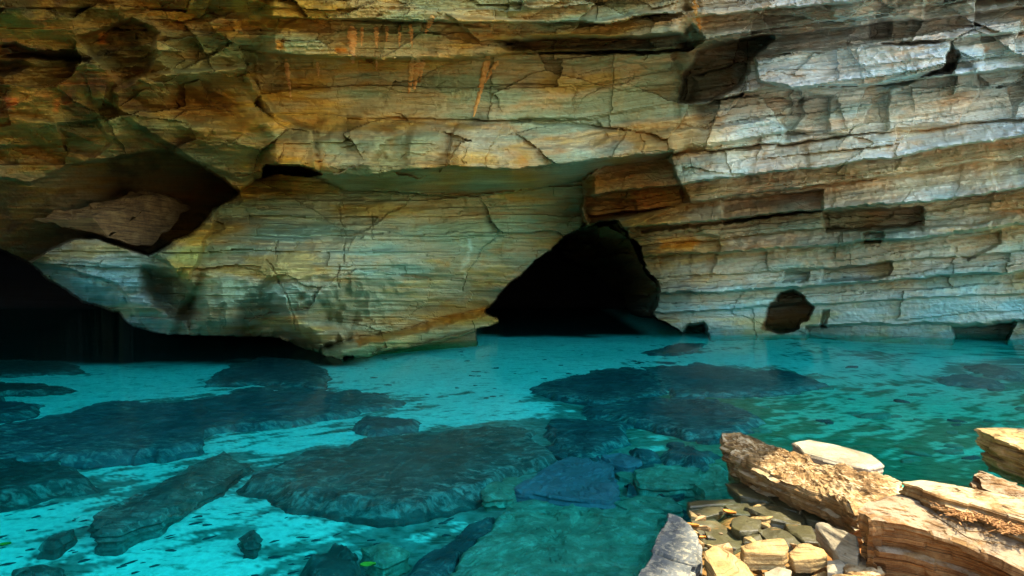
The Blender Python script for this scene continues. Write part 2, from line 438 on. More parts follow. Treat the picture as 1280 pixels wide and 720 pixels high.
# lower dark-blue notch above the water at far right, foot holes
add_in(P((1188, 406), (1272, 402), (1262, 428), (1255, 480), (1200, 480), (1193, 428)), 1.3, 5)
add_in(P((848, 416), (858, 403), (880, 402), (889, 418), (889, 470), (846, 470)), 2.0, 6)
add(P((1010, 408), (1120, 405), (1190, 406), (1280, 402), (1500, 400), (1500, 500), (1010, 500)), .55)
add(P((815, 395), (850, 400), (850, 420), (815, 412)), -.15)
hole = P((955, 398), (958, 383), (969, 376), (975, 364), (992, 361), (1004, 367), (1007, 375), (1017, 384), (1013, 400), (1004, 404), (999, 413), (975, 418), (956, 413))
add_in(hole, 1.8, 4)
add(P((1028, 390), (1036, 388), (1034, 410), (1027, 411)), .5)

# --- upper wall: named ledges, blocks, hollows
add(P((620, 52), (700, 48), (850, 44), (868, 30), (880, 50), (860, 62), (760, 68), (640, 66)), .8)
add(P((560, 20), (700, 28), (850, 12), (866, 22), (852, 42), (700, 46), (600, 52)), -.35)
add_in(P((852, 92), (870, 62), (905, 52), (965, 42), (968, 52), (940, 78), (925, 108), (895, 128), (848, 130)), 1.2, 6)
add(P((945, 72), (1000, 64), (1186, 54), (1190, 60), (1180, 85), (1150, 92), (1060, 112), (1000, 112), (945, 100)), -.6)
add(P((1188, 56), (1180, 84), (1150, 98), (1110, 100), (1190, 92), (1200, 70)), .7)
add(P((1000, 112), (1120, 104), (1128, 112), (1090, 125), (1080, 155), (1040, 165), (990, 165), (1005, 140)), -.25)
add(P((1110, 110), (1190, 88), (1222, 84), (1224, 110), (1200, 155), (1110, 160)), -.35)
add(P((975, 150), (1005, 118), (1040, 122), (1035, 165), (985, 172)), .35)
add(P((1085, 22), (1112, 28), (1112, 50), (1088, 50)), .4)
add(P((1040, 0), (1160, -10), (1150, 22), (1090, 26), (1040, 22)), -.3)
add(P((1190, 60), (1280, 40), (1300, 80), (1240, 110), (1215, 84)), -.15)
add(P((640, 150), (690, 148), (745, 150), (760, 172), (740, 185), (650, 185)), .18)
add(P((560, 205), (572, 155), (640, 150), (760, 162), (850, 165), (960, 150), (990, 165), (840, 190), (760, 198), (640, 214)), -.3)
add(P((400, 150), (470, 160), (520, 168), (570, 162), (560, 205), (515, 222), (400, 215), (395, 180)), -.12, 6)
D = D - .42 * sstep(0, .9, np.abs(np.sin(U / 26 + .02 * V + 1.5 * fbm(U / 60, V / 50, seed=68)))) * sstep(148, 172, V) * sstep(224, 205, V) * sstep(380, 405, U) * sstep(600, 545, U)
add(P((370, 20), (460, 28), (560, 30), (640, 40), (620, 66), (560, 72), (440, 72), (380, 74), (330, 60)), -.1)
add(P((320, 70), (440, 74), (560, 72), (700, 80), (850, 78), (850, 150), (640, 152), (560, 160), (440, 145), (330, 140)), .1)
# big lens hollow and the curved roof edge on the left
add_in(P((215, 95), (260, 84), (312, 82), (330, 110), (345, 150), (300, 165), (235, 165), (200, 140)), .9, 22)
add(P((140, 115), (175, 95), (225, 88), (312, 82), (318, 110), (345, 140), (390, 165), (400, 220), (330, 214), (300, 225), (240, 200), (190, 170), (150, 140)), -.55, 4)
add_in(P((90, 45), (165, 20), (205, 40), (185, 95), (150, 110), (130, 90)), .7, 8)
add_in(P((-100, 48), (20, 52), (60, 68), (120, 70), (105, 80), (40, 75), (-100, 64)), .45, 6)
add_in(P((-100, 80), (30, 72), (50, 85), (10, 95), (-100, 98)), .4, 8)
add(P((0, 145), (60, 150), (110, 175), (60, 180), (-100, 190), (-100, 142)), -.2)
add(P((70, 155), (120, 150), (140, 180), (120, 195), (85, 190)), .25)

# --- olive underside of the great ledge, then caves, then the pale tongue of rock
put(P((395, 222), (520, 224), (566, 207), (640, 215), (760, 199), (842, 188), (836, 197), (760, 206), (727, 226), (640, 241), (560, 243), (430, 238)),
    [(395, 222, 12.6), (520, 224, 12.7), (566, 207, 12.5), (640, 214, 12.6), (760, 199, 13.2), (842, 188, 13.8), (430, 240, 14), (560, 243, 14.9), (640, 241, 15.3), (727, 226, 15.6), (836, 197, 14.3)], 1.5)
put(P((-260, 190), (0, 222), (40, 228), (80, 210), (150, 195), (210, 188), (255, 208), (298, 240), (320, 260), (262, 300), (190, 330), (120, 330), (38, 345), (-260, 340)),
    [(-260, 190, 8.5), (0, 225, 10), (80, 212, 11), (150, 197, 11.8), (210, 190, 12.6), (255, 208, 14.5), (296, 240, 18), (150, 240, 14.2), (100, 285, 13.2), (0, 260, 11), (0, 300, 12), (200, 290, 15.5), (240, 270, 16.5), (-260, 300, 10)], 2)
put(P((332, 206), (375, 207), (406, 219), (380, 224), (330, 222)), [18.0], 2)
put(P((-260, 300), (0, 312), (38, 330), (300, 380), (420, 425), (440, 440), (445, 520), (-260, 520)), [34.0], 2)
mid_cave = put(P((600, 392), (640, 350), (680, 312), (712, 290), (745, 279), (770, 277), (786, 300), (800, 310), (804, 335), (820, 350), (822, 376), (815, 395), (850, 416), (850, 520), (590, 520)), [38.0], 2)
put(P((735, 280), (772, 277), (790, 305), (806, 336), (822, 352), (824, 380), (815, 398), (790, 395), (770, 372), (748, 350), (700, 330), (680, 318), (712, 290)),
    [(735, 280, 19), (772, 277, 17.5), (824, 380, 20), (770, 372, 31), (700, 330, 32), (750, 320, 26), (800, 390, 24), (790, 320, 20)], 2)
msd = poly_sd(P((725, 282), (772, 277), (790, 305), (806, 336), (822, 352), (824, 380), (815, 398), (790, 395), (770, 372), (748, 350), (700, 330), (680, 318)), wu, wv)
D = D + sstep(0, 6, msd) * (1.3 * fbm(U / 26, V / 13, seed=65, octaves=4) + .8 * cells(59, 34, 20, .9))
tongue_poly = P((36, 327), (60, 312), (100, 298), (122, 297), (150, 308), (185, 318), (205, 308), (240, 292), (262, 268), (300, 240), (318, 222), (345, 216), (400, 222), (430, 238), (560, 243),
    (640, 241), (727, 226), (730, 280), (700, 300), (660, 335), (628, 368), (604, 390), (622, 395), (626, 402), (600, 412), (560, 420), (520, 432), (470, 441), (430, 448), (428, 520), (600, 520), (470, 520), (425, 452), (405, 446),
    (378, 436), (340, 421), (260, 420), (200, 418), (168, 408), (150, 394), (100, 375), (58, 348))
tongue_pts = [(36, 327, 10.2), (100, 298, 11.3), (150, 310, 11.4), (200, 330, 11.5), (80, 350, 10.6), (150, 392, 11.4), (262, 268, 13.6), (318, 222, 14.8), (260, 340, 11.9), (260, 420, 12.8),
    (345, 330, 12.6), (430, 240, 14.2), (430, 330, 13.2), (380, 410, 13.4), (405, 444, 14.6), (500, 330, 13.9), (500, 434, 15.6), (560, 243, 14.9), (560, 330, 14.9), (620, 403, 19.2), (640, 241, 15.4), (640, 320, 16.4), (727, 228, 15.9), (727, 280, 17.4), (600, 385, 18), (430, 500, 15), (600, 500, 19)]
tsd = poly_sd(tongue_poly, wu, wv)
dt = rbf(tongue_pts, U, V)[..., 0]
# scallops, thin beds and upright joints on the tongue
scal = np.abs(fbm(U / 34, V / 44, seed=61, octaves=3))
dt += .55 * scal * sstep(330, 375, V) * sstep(560, 420, U) + .16 * scal
low = np.interp(U, [36, 100, 200, 260, 340, 405, 430, 520, 620], [345, 375, 418, 420, 421, 446, 450, 434, 404])
dt += 1.5 * sstep(38, 0, low - V) ** 1.6 * sstep(420, 380, U) - 1.3 * np.exp(-((U - 420) / 150) ** 2 - ((V - 335) / 48) ** 2)
dt -= .75 * sstep(0, .9, np.abs(np.sin(U / 30 + .012 * V + 1.7 * fbm(U / 70, V / 60, seed=64)))) * sstep(325, 372, V) * sstep(195, 225, U) * sstep(470, 400, U)
dt -= .10 * cells(57, 120, 50, 1.0) * sstep(230, 300, U)
dt += .30 * np.abs(fbm(U / 60, V / 30, seed=67, octaves=3)) + .20 * fbm(U / 70, V / 40, seed=66, octaves=3)
dt -= .14 * blockfield(71, 8, 22, 90, 260) + .05 * blockfield(73, 3, 8, 60, 200)
dt += .06 * fbm(U / 50, S / 5, seed=62, octaves=3)
D = np.where(tsd > -2, D + (dt - D) * sstep(-1.5, 1.5, tsd), D)
def tadd(poly, amt, soft=2):
    global D
    D = D + amt * sstep(-soft, soft, poly_sd(poly, wu, wv)) * (tsd > 0)
def tin(poly, amt, reach):
    global D
    D = D + amt * sstep(0, reach, poly_sd(poly, wu, wv)) * (tsd > 0)
tin(P((175, 330), (230, 335), (256, 365), (264, 395), (240, 416), (210, 402), (170, 370)), 1.7, 22)
tadd(P((190, 318), (242, 292), (262, 270), (275, 262), (256, 300), (246, 330), (234, 350), (222, 345), (210, 328)), -.5, 3)
tadd(P((38, 328), (75, 336), (115, 345), (150, 358), (168, 392), (200, 420), (150, 410), (60, 360)), .5, 2)
tadd(P((318, 222), (345, 216), (400, 222), (430, 238), (425, 246), (330, 246), (300, 256), (296, 242)), -.25, 3)
foot = P((400, 446), (410, 434), (450, 428), (500, 420), (560, 404), (610, 388), (626, 396), (626, 404), (600, 414), (520, 434), (470, 443), (430, 450), (428, 520), (640, 520), (640, 400), (405, 470))
ft = np.interp(wu, [400, 440, 500, 560, 612, 630], [434, 424, 411, 396, 383, 386]); fb = np.interp(wu, [400, 440, 500, 560, 612, 630], [442, 435, 422, 407, 393, 392])
fsd = poly_sd(P((400, 450), (402, 430), (440, 424), (500, 411), (560, 396), (612, 383), (628, 388), (627, 404), (600, 414), (520, 434), (470, 443), (430, 451)), wu, wv)
D = D - sstep(-1, 1.5, fsd) * (1.5 * ((wv - ft) / (fb - ft)).clip(0, 1) - .25)
tadd(P((258, 420), (330, 415), (375, 420), (400, 440), (375, 436), (330, 424)), .6, 3)
for (a, b) in (((424, 255), (427, 285)), ((428, 290), (430, 330)), ((424, 330), (424, 358)), ((464, 268), (466, 300)), ((345, 300), (343, 325)), ((331, 325), (345, 345)), ((345, 345), (358, 372)), ((358, 372), (370, 412))):
    tadd([(a[0] - .7, a[1]), (a[0] + .7, a[1]), (b[0] + .5, b[1]), (b[0] - .5, b[1])], .12, 1.1)

# fine bedding relief and roughness everywhere
rough_amp = 1 - .5 * sstep(0, 20, tsd)
D += rough_amp * (.055 * fbm(U / 90, S / 9, seed=81, octaves=4) + .02 * fbm(U / 40, S / 2.6, seed=83, octaves=2) + .10 * fbm(U / 40, V / 26, seed=82, octaves=5) * (.4 + 2 * amp_cell))
D += .02 * fbm(U / 4.5, V / 3.2, seed=84, octaves=2)
D = np.clip(D, 4.5, 30)

# mineral colour of the rock, with cave shade and water bounce painted in
cpts = [(-260, -200, .25, .15, .07), (0, 0, .27, .165, .07), (0, 120, .27, .175, .085), (0, 220, .22, .15, .08), (150, 60, .21, .13, .065), (160, 150, .26, .20, .11), (250, 40, .36, .29, .18), (280, 130, .30, .21, .11), (180, 260, .20, .12, .06), (260, 200, .20, .14, .07), (60, 300, .13, .09, .05), (230, 250, .17, .10, .05),
    (350, 100, .42, .35, .21), (450, 40, .42, .31, .16), (450, 110, .40, .35, .23), (450, 190, .38, .30, .17), (600, 40, .38, .28, .15), (600, 110, .41, .35, .22), (600, 180, .48, .43, .31), (560, 225, .36, .22, .085), (480, 230, .34, .22, .09), (660, 225, .36, .22, .085),
    (720, 20, .36, .30, .19), (720, 110, .36, .29, .18), (720, 175, .50, .45, .34), (850, 30, .32, .26, .17), (900, 90, .16, .10, .055), (840, 140, .42, .36, .25), (1000, 30, .44, .40, .33), (1050, 85, .52, .52, .52), (1150, 130, .50, .47, .41), (1250, 40, .42, .38, .32), (1250, 120, .46, .43, .38),
    (920, 200, .58, .52, .41), (1050, 195, .55, .49, .37), (1230, 180, .60, .53, .42), (1130, 235, .60, .56, .47), (790, 230, .22, .12, .05), (960, 258, .24, .13, .055), (1260, 250, .55, .50, .41), (900, 300, .36, .28, .17), (1090, 272, .26, .17, .08), (1000, 320, .38, .35, .27), (1250, 330, .42, .40, .33), (900, 380, .35, .40, .38), (1100, 390, .36, .42, .41), (1280, 390, .34, .42, .43),  # bluish lower wall stands for light off the water
    (350, 230, .40, .26, .10), (360, 270, .42, .36, .23), (360, 350, .40, .36, .26), (500, 270, .42, .36, .23), (500, 350, .43, .38, .27), (650, 270, .38, .31, .18), (650, 330, .36, .30, .20), (500, 425, .46, .32, .16), (230, 320, .40, .28, .12), (220, 370, .28, .22, .13), (120, 320, .34, .33, .27), (110, 365, .26, .34, .36), (170, 380, .26, .34, .36), (300, 400, .38, .33, .23), (780, 345, .05, .048, .028), (735, 295, .11, .095, .05), (775, 295, .15, .125, .065), (812, 360, .10, .095, .055), (-260, 400, .012, .012, .01), (100, 440, .012, .012, .012), (0, 370, .014, .014, .012), (700, 380, .012, .012, .01), (1490, 200, .5, .45, .36)]  # bluish underside stands for water bounce, dark cave points for shade
C = rbf(cpts, U, V).clip(.025, .7)
def stain_shade(poly, col, soft=6, k=1.0):  # mineral stains, plus shade painted into recesses
    global C
    w = (k * sstep(-soft, soft, poly_sd(poly, wu + 6 * fbm(U / 12, V / 8, seed=91, octaves=3), wv)))[..., None]
    C = C * (1 - w) + np.array(col) * w
BR = (.20, .10, .04); OR = (.50, .25, .08); DK = (.06, .045, .03)  # DK paints shade into fissures and hollows
stain_shade(P((622, 50), (850, 42), (868, 56), (760, 66), (640, 64)), DK, 4, .9)
stain_shade(P((850, 95), (905, 52), (965, 40), (940, 80), (895, 128), (850, 128)), (.14, .085, .045), 4, .7)  # brown stain and recess shade together
stain_shade(P((725, 226), (835, 198), (850, 228), (862, 252), (735, 280)), BR, 3, .8)
stain_shade(P((905, 252), (1032, 238), (1029, 264), (905, 280)), BR, 3, .55)
stain_shade(P((1028, 266), (1154, 258), (1154, 282), (1030, 290)), (.20, .12, .055), 3, .5)
stain_shade(P((820, 300), (865, 296), (880, 302), (862, 314), (822, 312)), OR, 4, .8)
stain_shade(P((400, 450), (402, 432), (440, 426), (500, 413), (560, 398), (612, 385), (628, 390), (627, 404), (600, 414), (520, 434), (470, 443), (430, 451)), (.50, .41, .22), 3, .6)
stain_shade(P((440, 424), (500, 411), (560, 396), (612, 383), (616, 391), (560, 406), (505, 421), (445, 434)), (.52, .22, .06), 4, .8)
stain_shade(P((300, 236), (345, 216), (430, 236), (420, 244), (330, 244), (302, 252)), (.44, .24, .07), 4, .8)
stain_shade(P((210, 325), (250, 296), (256, 305), (236, 350), (222, 344)), (.48, .30, .10), 4, .8)
stain_shade(hole, (.13, .085, .045), 1.5, .85)
for (x, y, w_, h_) in ((128, 48, 4, 6), (12, 130, 8, 7), (83, 124, 5, 6), (72, 132, 3, 7), (350, 57, 6, 5), (1232, 62, 4, 4), (425, 62, 5, 3)):
    stain_shade(P((x - w_, y - h_), (x + w_, y - h_), (x + w_, y + h_), (x - w_, y + h_)), (.55, .20, .05), 3, .85)
for (x0, y0, x1, y1, w_) in ((866, 0, 878, 40, 4), (996, 180, 993, 212, 2), (1242, 175, 1238, 240, 4), (1262, 200, 1275, 240, 4), (585, 300, 582, 345, 2), (1140, 180, 1128, 215, 3)):
    stain_shade(P((x0 - w_, y0), (x0 + w_, y0), (x1 + w_, y1), (x1 - w_, y1)), (.72, .64, .50), 3, .75)
stain_shade(P((0, 48), (60, 62), (120, 70), (110, 80), (40, 76), (0, 66)), DK, 5, .8)
stain_shade(P((-40, 76), (30, 70), (40, 92), (-40, 98)), DK, 5, .7)
# warm iron bands following the beds, lime crust along lips
tint = fbm(U / 120, S / 26, seed=141, octaves=5, gain=.6)[..., None]
rgt = sstep(780, 1000, U)[..., None] * sstep(420, 60, V)[..., None]
grey_t = sstep(-.05, .35, tint); och_t = sstep(-.05, -.4, tint) * (1 - .7 * rgt)
C = C * (1 - grey_t) + C * np.array([.74, 1.0, 1.10]) * grey_t
C = C * (1 - och_t) + C * np.array([1.10, .90, .62]) * och_t
dk = (sstep(.2, .5, fbm(U / 55, V / 40, seed=143, octaves=5, gain=.6) + .25 * sstep(560, 200, U) - .12) * (1 - .75 * sstep(-5, 8, tsd)))[..., None]
C = C * (1 - .45 * dk * (1 - .6 * rgt))
C = C * np.array([.96, 1.0, .86]) * (1 + rgt * np.array([.22, .38, .66])) * ((1 + .20 * sstep(420, 150, U) * sstep(220, 150, V)) * (1 - .16 * sstep(950, 700, U)))[..., None]  # right lifted and cooled, left dimmed, standing for light from the right
gold = (sstep(620, 200, U) * sstep(235, 150, V))[..., None]
C = C * (1 - gold) + C * np.array([.84, .72, .50]) * gold
C = C * (1 + rgt * np.array([-.05, .0, .12]))
tng = sstep(-10, 10, tsd)[..., None]; C = C * (1 - tng) + C * np.array([.80, .95, .98]) * tng
lum_ = C.mean(-1, keepdims=True)
C = (lum_ + (C - lum_) * (1.22 - .5 * rgt)).clip(.015, .80)
Zw = CAM_Z + (HOR - V) / F * D
wet = sstep(.34, .08, Zw + .07 * fbm(U / 40, V / 30, seed=149, octaves=3))[..., None]
C = C * (1 - wet) + C * np.array([.42, .55, .52]) * wet
iron = sstep(.15, .6, fbm(U / 130, S / 9, seed=95, octaves=4))[..., None]
C = C * (1 - .35 * iron) + C * np.array([1.22, .84, .55]) * .35 * iron
pale = sstep(.2, .6, fbm(U / 60, S / 6, seed=97, octaves=4))[..., None]
C = C * (1 + .30 * pale * np.array([1, 1.02, 1.05]))
# deep inside the caves shade is put into the pigment, near black up to their lips
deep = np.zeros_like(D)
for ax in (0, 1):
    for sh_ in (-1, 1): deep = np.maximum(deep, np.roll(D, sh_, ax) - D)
C = np.where((deep > 2.5)[..., None], C * .35, C)  # edge shade painted along the cave rims
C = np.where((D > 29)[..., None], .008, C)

def grid_faces(nr, nc):
    i = np.arange(nr * nc).reshape(nr, nc)
    return np.stack([i[:-1, :-1].ravel(), i[1:, :-1].ravel(), i[1:, 1:].ravel(), i[:-1, 1:].ravel()], 1)

X = (U - CX) / F * D; Y = D; Z = CAM_Z + (HOR - V) / F * D
UVm = np.stack([A / F * 13, S / F * 13], -1)
# skirts carry the rock on out of view: up and back at the top, outwards at both sides
def skirt(arr, axis_pos, delta):
    return arr
nr, nc = U.shape
def padded(a, top, left, right):
    a = np.vstack([a[:1] + top, a]); a = np.hstack([a[:, :1] + left, a, a[:, -1:] + right]); return a
Xs = padded(X, 0, -9, 9); Ys = padded(Y, -1.0, -1.5, -3); Zs = padded(Z, 8, 1, 1)
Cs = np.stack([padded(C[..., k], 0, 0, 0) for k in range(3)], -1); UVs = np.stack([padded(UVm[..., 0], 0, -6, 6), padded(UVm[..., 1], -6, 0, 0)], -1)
nr, nc = Xs.shape
wall_v = np.stack([Xs, Ys, Zs], -1).reshape(-1, 3)
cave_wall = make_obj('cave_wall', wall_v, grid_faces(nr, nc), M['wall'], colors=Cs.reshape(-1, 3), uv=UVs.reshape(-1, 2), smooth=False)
tag(cave_wall, 'overhanging bedded rock wall of the cave with dark openings above the pool', 'rock wall', kind='structure')

def wall_depth(px, py):
    return D[int(round((py - vs[0]) / STEP)), int(round((px - us[0]) / STEP))]

# flowstone drips: parts of the wall
def drip(x0, y0, x1, y1, w, label=None, ragged=.3, k=10):
    r = np.random.RandomState(int(x0 * 7 + y0)); n = 26
    pts = []; 
    for i in range(n):
        t = i / (n - 1)
        px = x0 + (x1 - x0) * t + r.normal(0, .35); py = y0 + (y1 - y0) * t
        d = wall_depth(px, py); c = np.array(at_depth(px, py, d))
        wd = (1.35 * w / F * d) * (1 - .75 * t) * (1 + ragged * r.uniform(-1, 1)) * min(1, .5 + 3 * t)
        for j in range(k):
            a = 2 * math.pi * j / k
            pts.append(c + np.array([math.cos(a) * wd * .5, math.sin(a) * wd * .45, 0]) * (1 + .25 * r.uniform(-1, 1)))
    f = [(i * k + j, i * k + (j + 1) % k, (i + 1) * k + (j + 1) % k, (i + 1) * k + j) for i in range(n - 1) for j in range(k)]
    f += [tuple(range(k - 1, -1, -1)), tuple(range((n - 1) * k, n * k))]
    o = make_obj('flowstone', pts, f, M['drip'], cave_wall)
    if label: o['label'] = label
    return o
drip(358, 74, 364, 125, 5); drip(397, 78, 398, 97, 4); drip(440, 34, 441, 79, 10); drip(453, 34, 452, 58, 4); drip(470, 34, 471, 60, 6)
drip(484, 33, 483, 52, 4); drip(500, 32, 499, 58, 4); drip(513, 30, 515, 58, 5); drip(471, 74, 471, 88, 3)
drip(516, 73, 511, 117, 7); drip(522, 73, 518, 112, 8); drip(528, 74, 525, 102, 6); drip(610, 70, 592, 146, 8); drip(622, 76, 606, 104, 6)
drip(540, 20, 532, 42, 7); drip(868, 0, 876, 42, 6)

# ------------------------------------------------------------------ cave roof overhead and side wall (outside the frame, added and shaped to shade the cave)
def shade_roof():
    xs = np.linspace(-22, 24, 110); ys = np.linspace(-9, 20, 72)
    XX, YY = np.meshgrid(xs, ys)
    ZZ = 9.6 + .7 * fbm(XX / 3, YY / 3, seed=101, octaves=4) + 4.2 * sstep(10, -1, YY)
    ZZ = ZZ - 14 * sstep(-11, -19, XX)
    lip = np.interp(XX, [-22, -9, -4, 0, 4, 6.8, 8.2, 9, 11, 14, 24], [-8, -7.5, -3.0, -.4, .5, .6, 1.5, 5.6, 9, 10, 10]) + .5 * fbm(XX / 1.4, YY * 0, seed=103, octaves=3)  # lip shaped to let the sun onto the right side only
    top = ZZ + 1.6
    keep = (YY > lip) & ~((XX < -9.5) & (YY > 9))
    idx = -np.ones(XX.shape, int); verts = []; faces = []
    def sheet(Zv, flip):
        base = len(verts)
        ids = base + np.arange(XX.size).reshape(XX.shape)
        Yv = np.maximum(YY, lip)
        verts.extend(np.stack([XX, Yv, Zv], -1).reshape(-1, 3).tolist())
        q = keep[:-1, :-1] | keep[1:, :-1] | keep[1:, 1:] | keep[:-1, 1:]
        a, b, c, d = ids[:-1, :-1][q], ids[1:, :-1][q], ids[1:, 1:][q], ids[:-1, 1:][q]
        ff = np.stack([a, b, c, d], 1)
        faces.extend((ff[:, ::-1] if flip else ff).tolist())
    sheet(ZZ, False); sheet(top, True)
    v = np.array(verts)
    col = np.tile(np.array([[.30, .22, .12]]), (len(v), 1))
    uv = v[:, :2] * np.array([1, 1])
    return make_obj('shade_roof', v, faces, M['wall'], colors=col, uv=uv)
tag(shade_roof(), 'unseen rock roof added over the pool to shade the cave', 'rock roof', kind='structure')

# ------------------------------------------------------------------ pool bed, bank, water
def pool_z(y):
    return -3.3 / (np.maximum(y, 3.0) + .2)

def at_floor(px, py, lift):
    z = -.4
    for _ in range(25): z = .5 * z + .5 * (float(pool_z(at_z(px, py, z)[1])) + lift)
    return z

def shore(x, y):
    """height of the ground: sandy pool floor, rubble shore at the near right, unseen bank added behind for its light"""
    z = pool_z(y) + .035 * fbm(x / 1.6, y / 1.6, seed=111, octaves=4)
    d = (x - .95) * .72 - (y - 4.3) * .52           # >0 on the shore side
    sh = sstep(-.38, .18, d) * sstep(8.5, 5.3, y + .25 * (x - 2))
    z = z * (1 - sh) + sh * (-.045 + .20 * sstep(.3, 2.4, d))
    z = z + 1.9 * sstep(1.2, -1.8, y) + 3.2 * sstep(-2.5, -13, y)  # unseen bank added behind to block low sky and bounce light
    return z
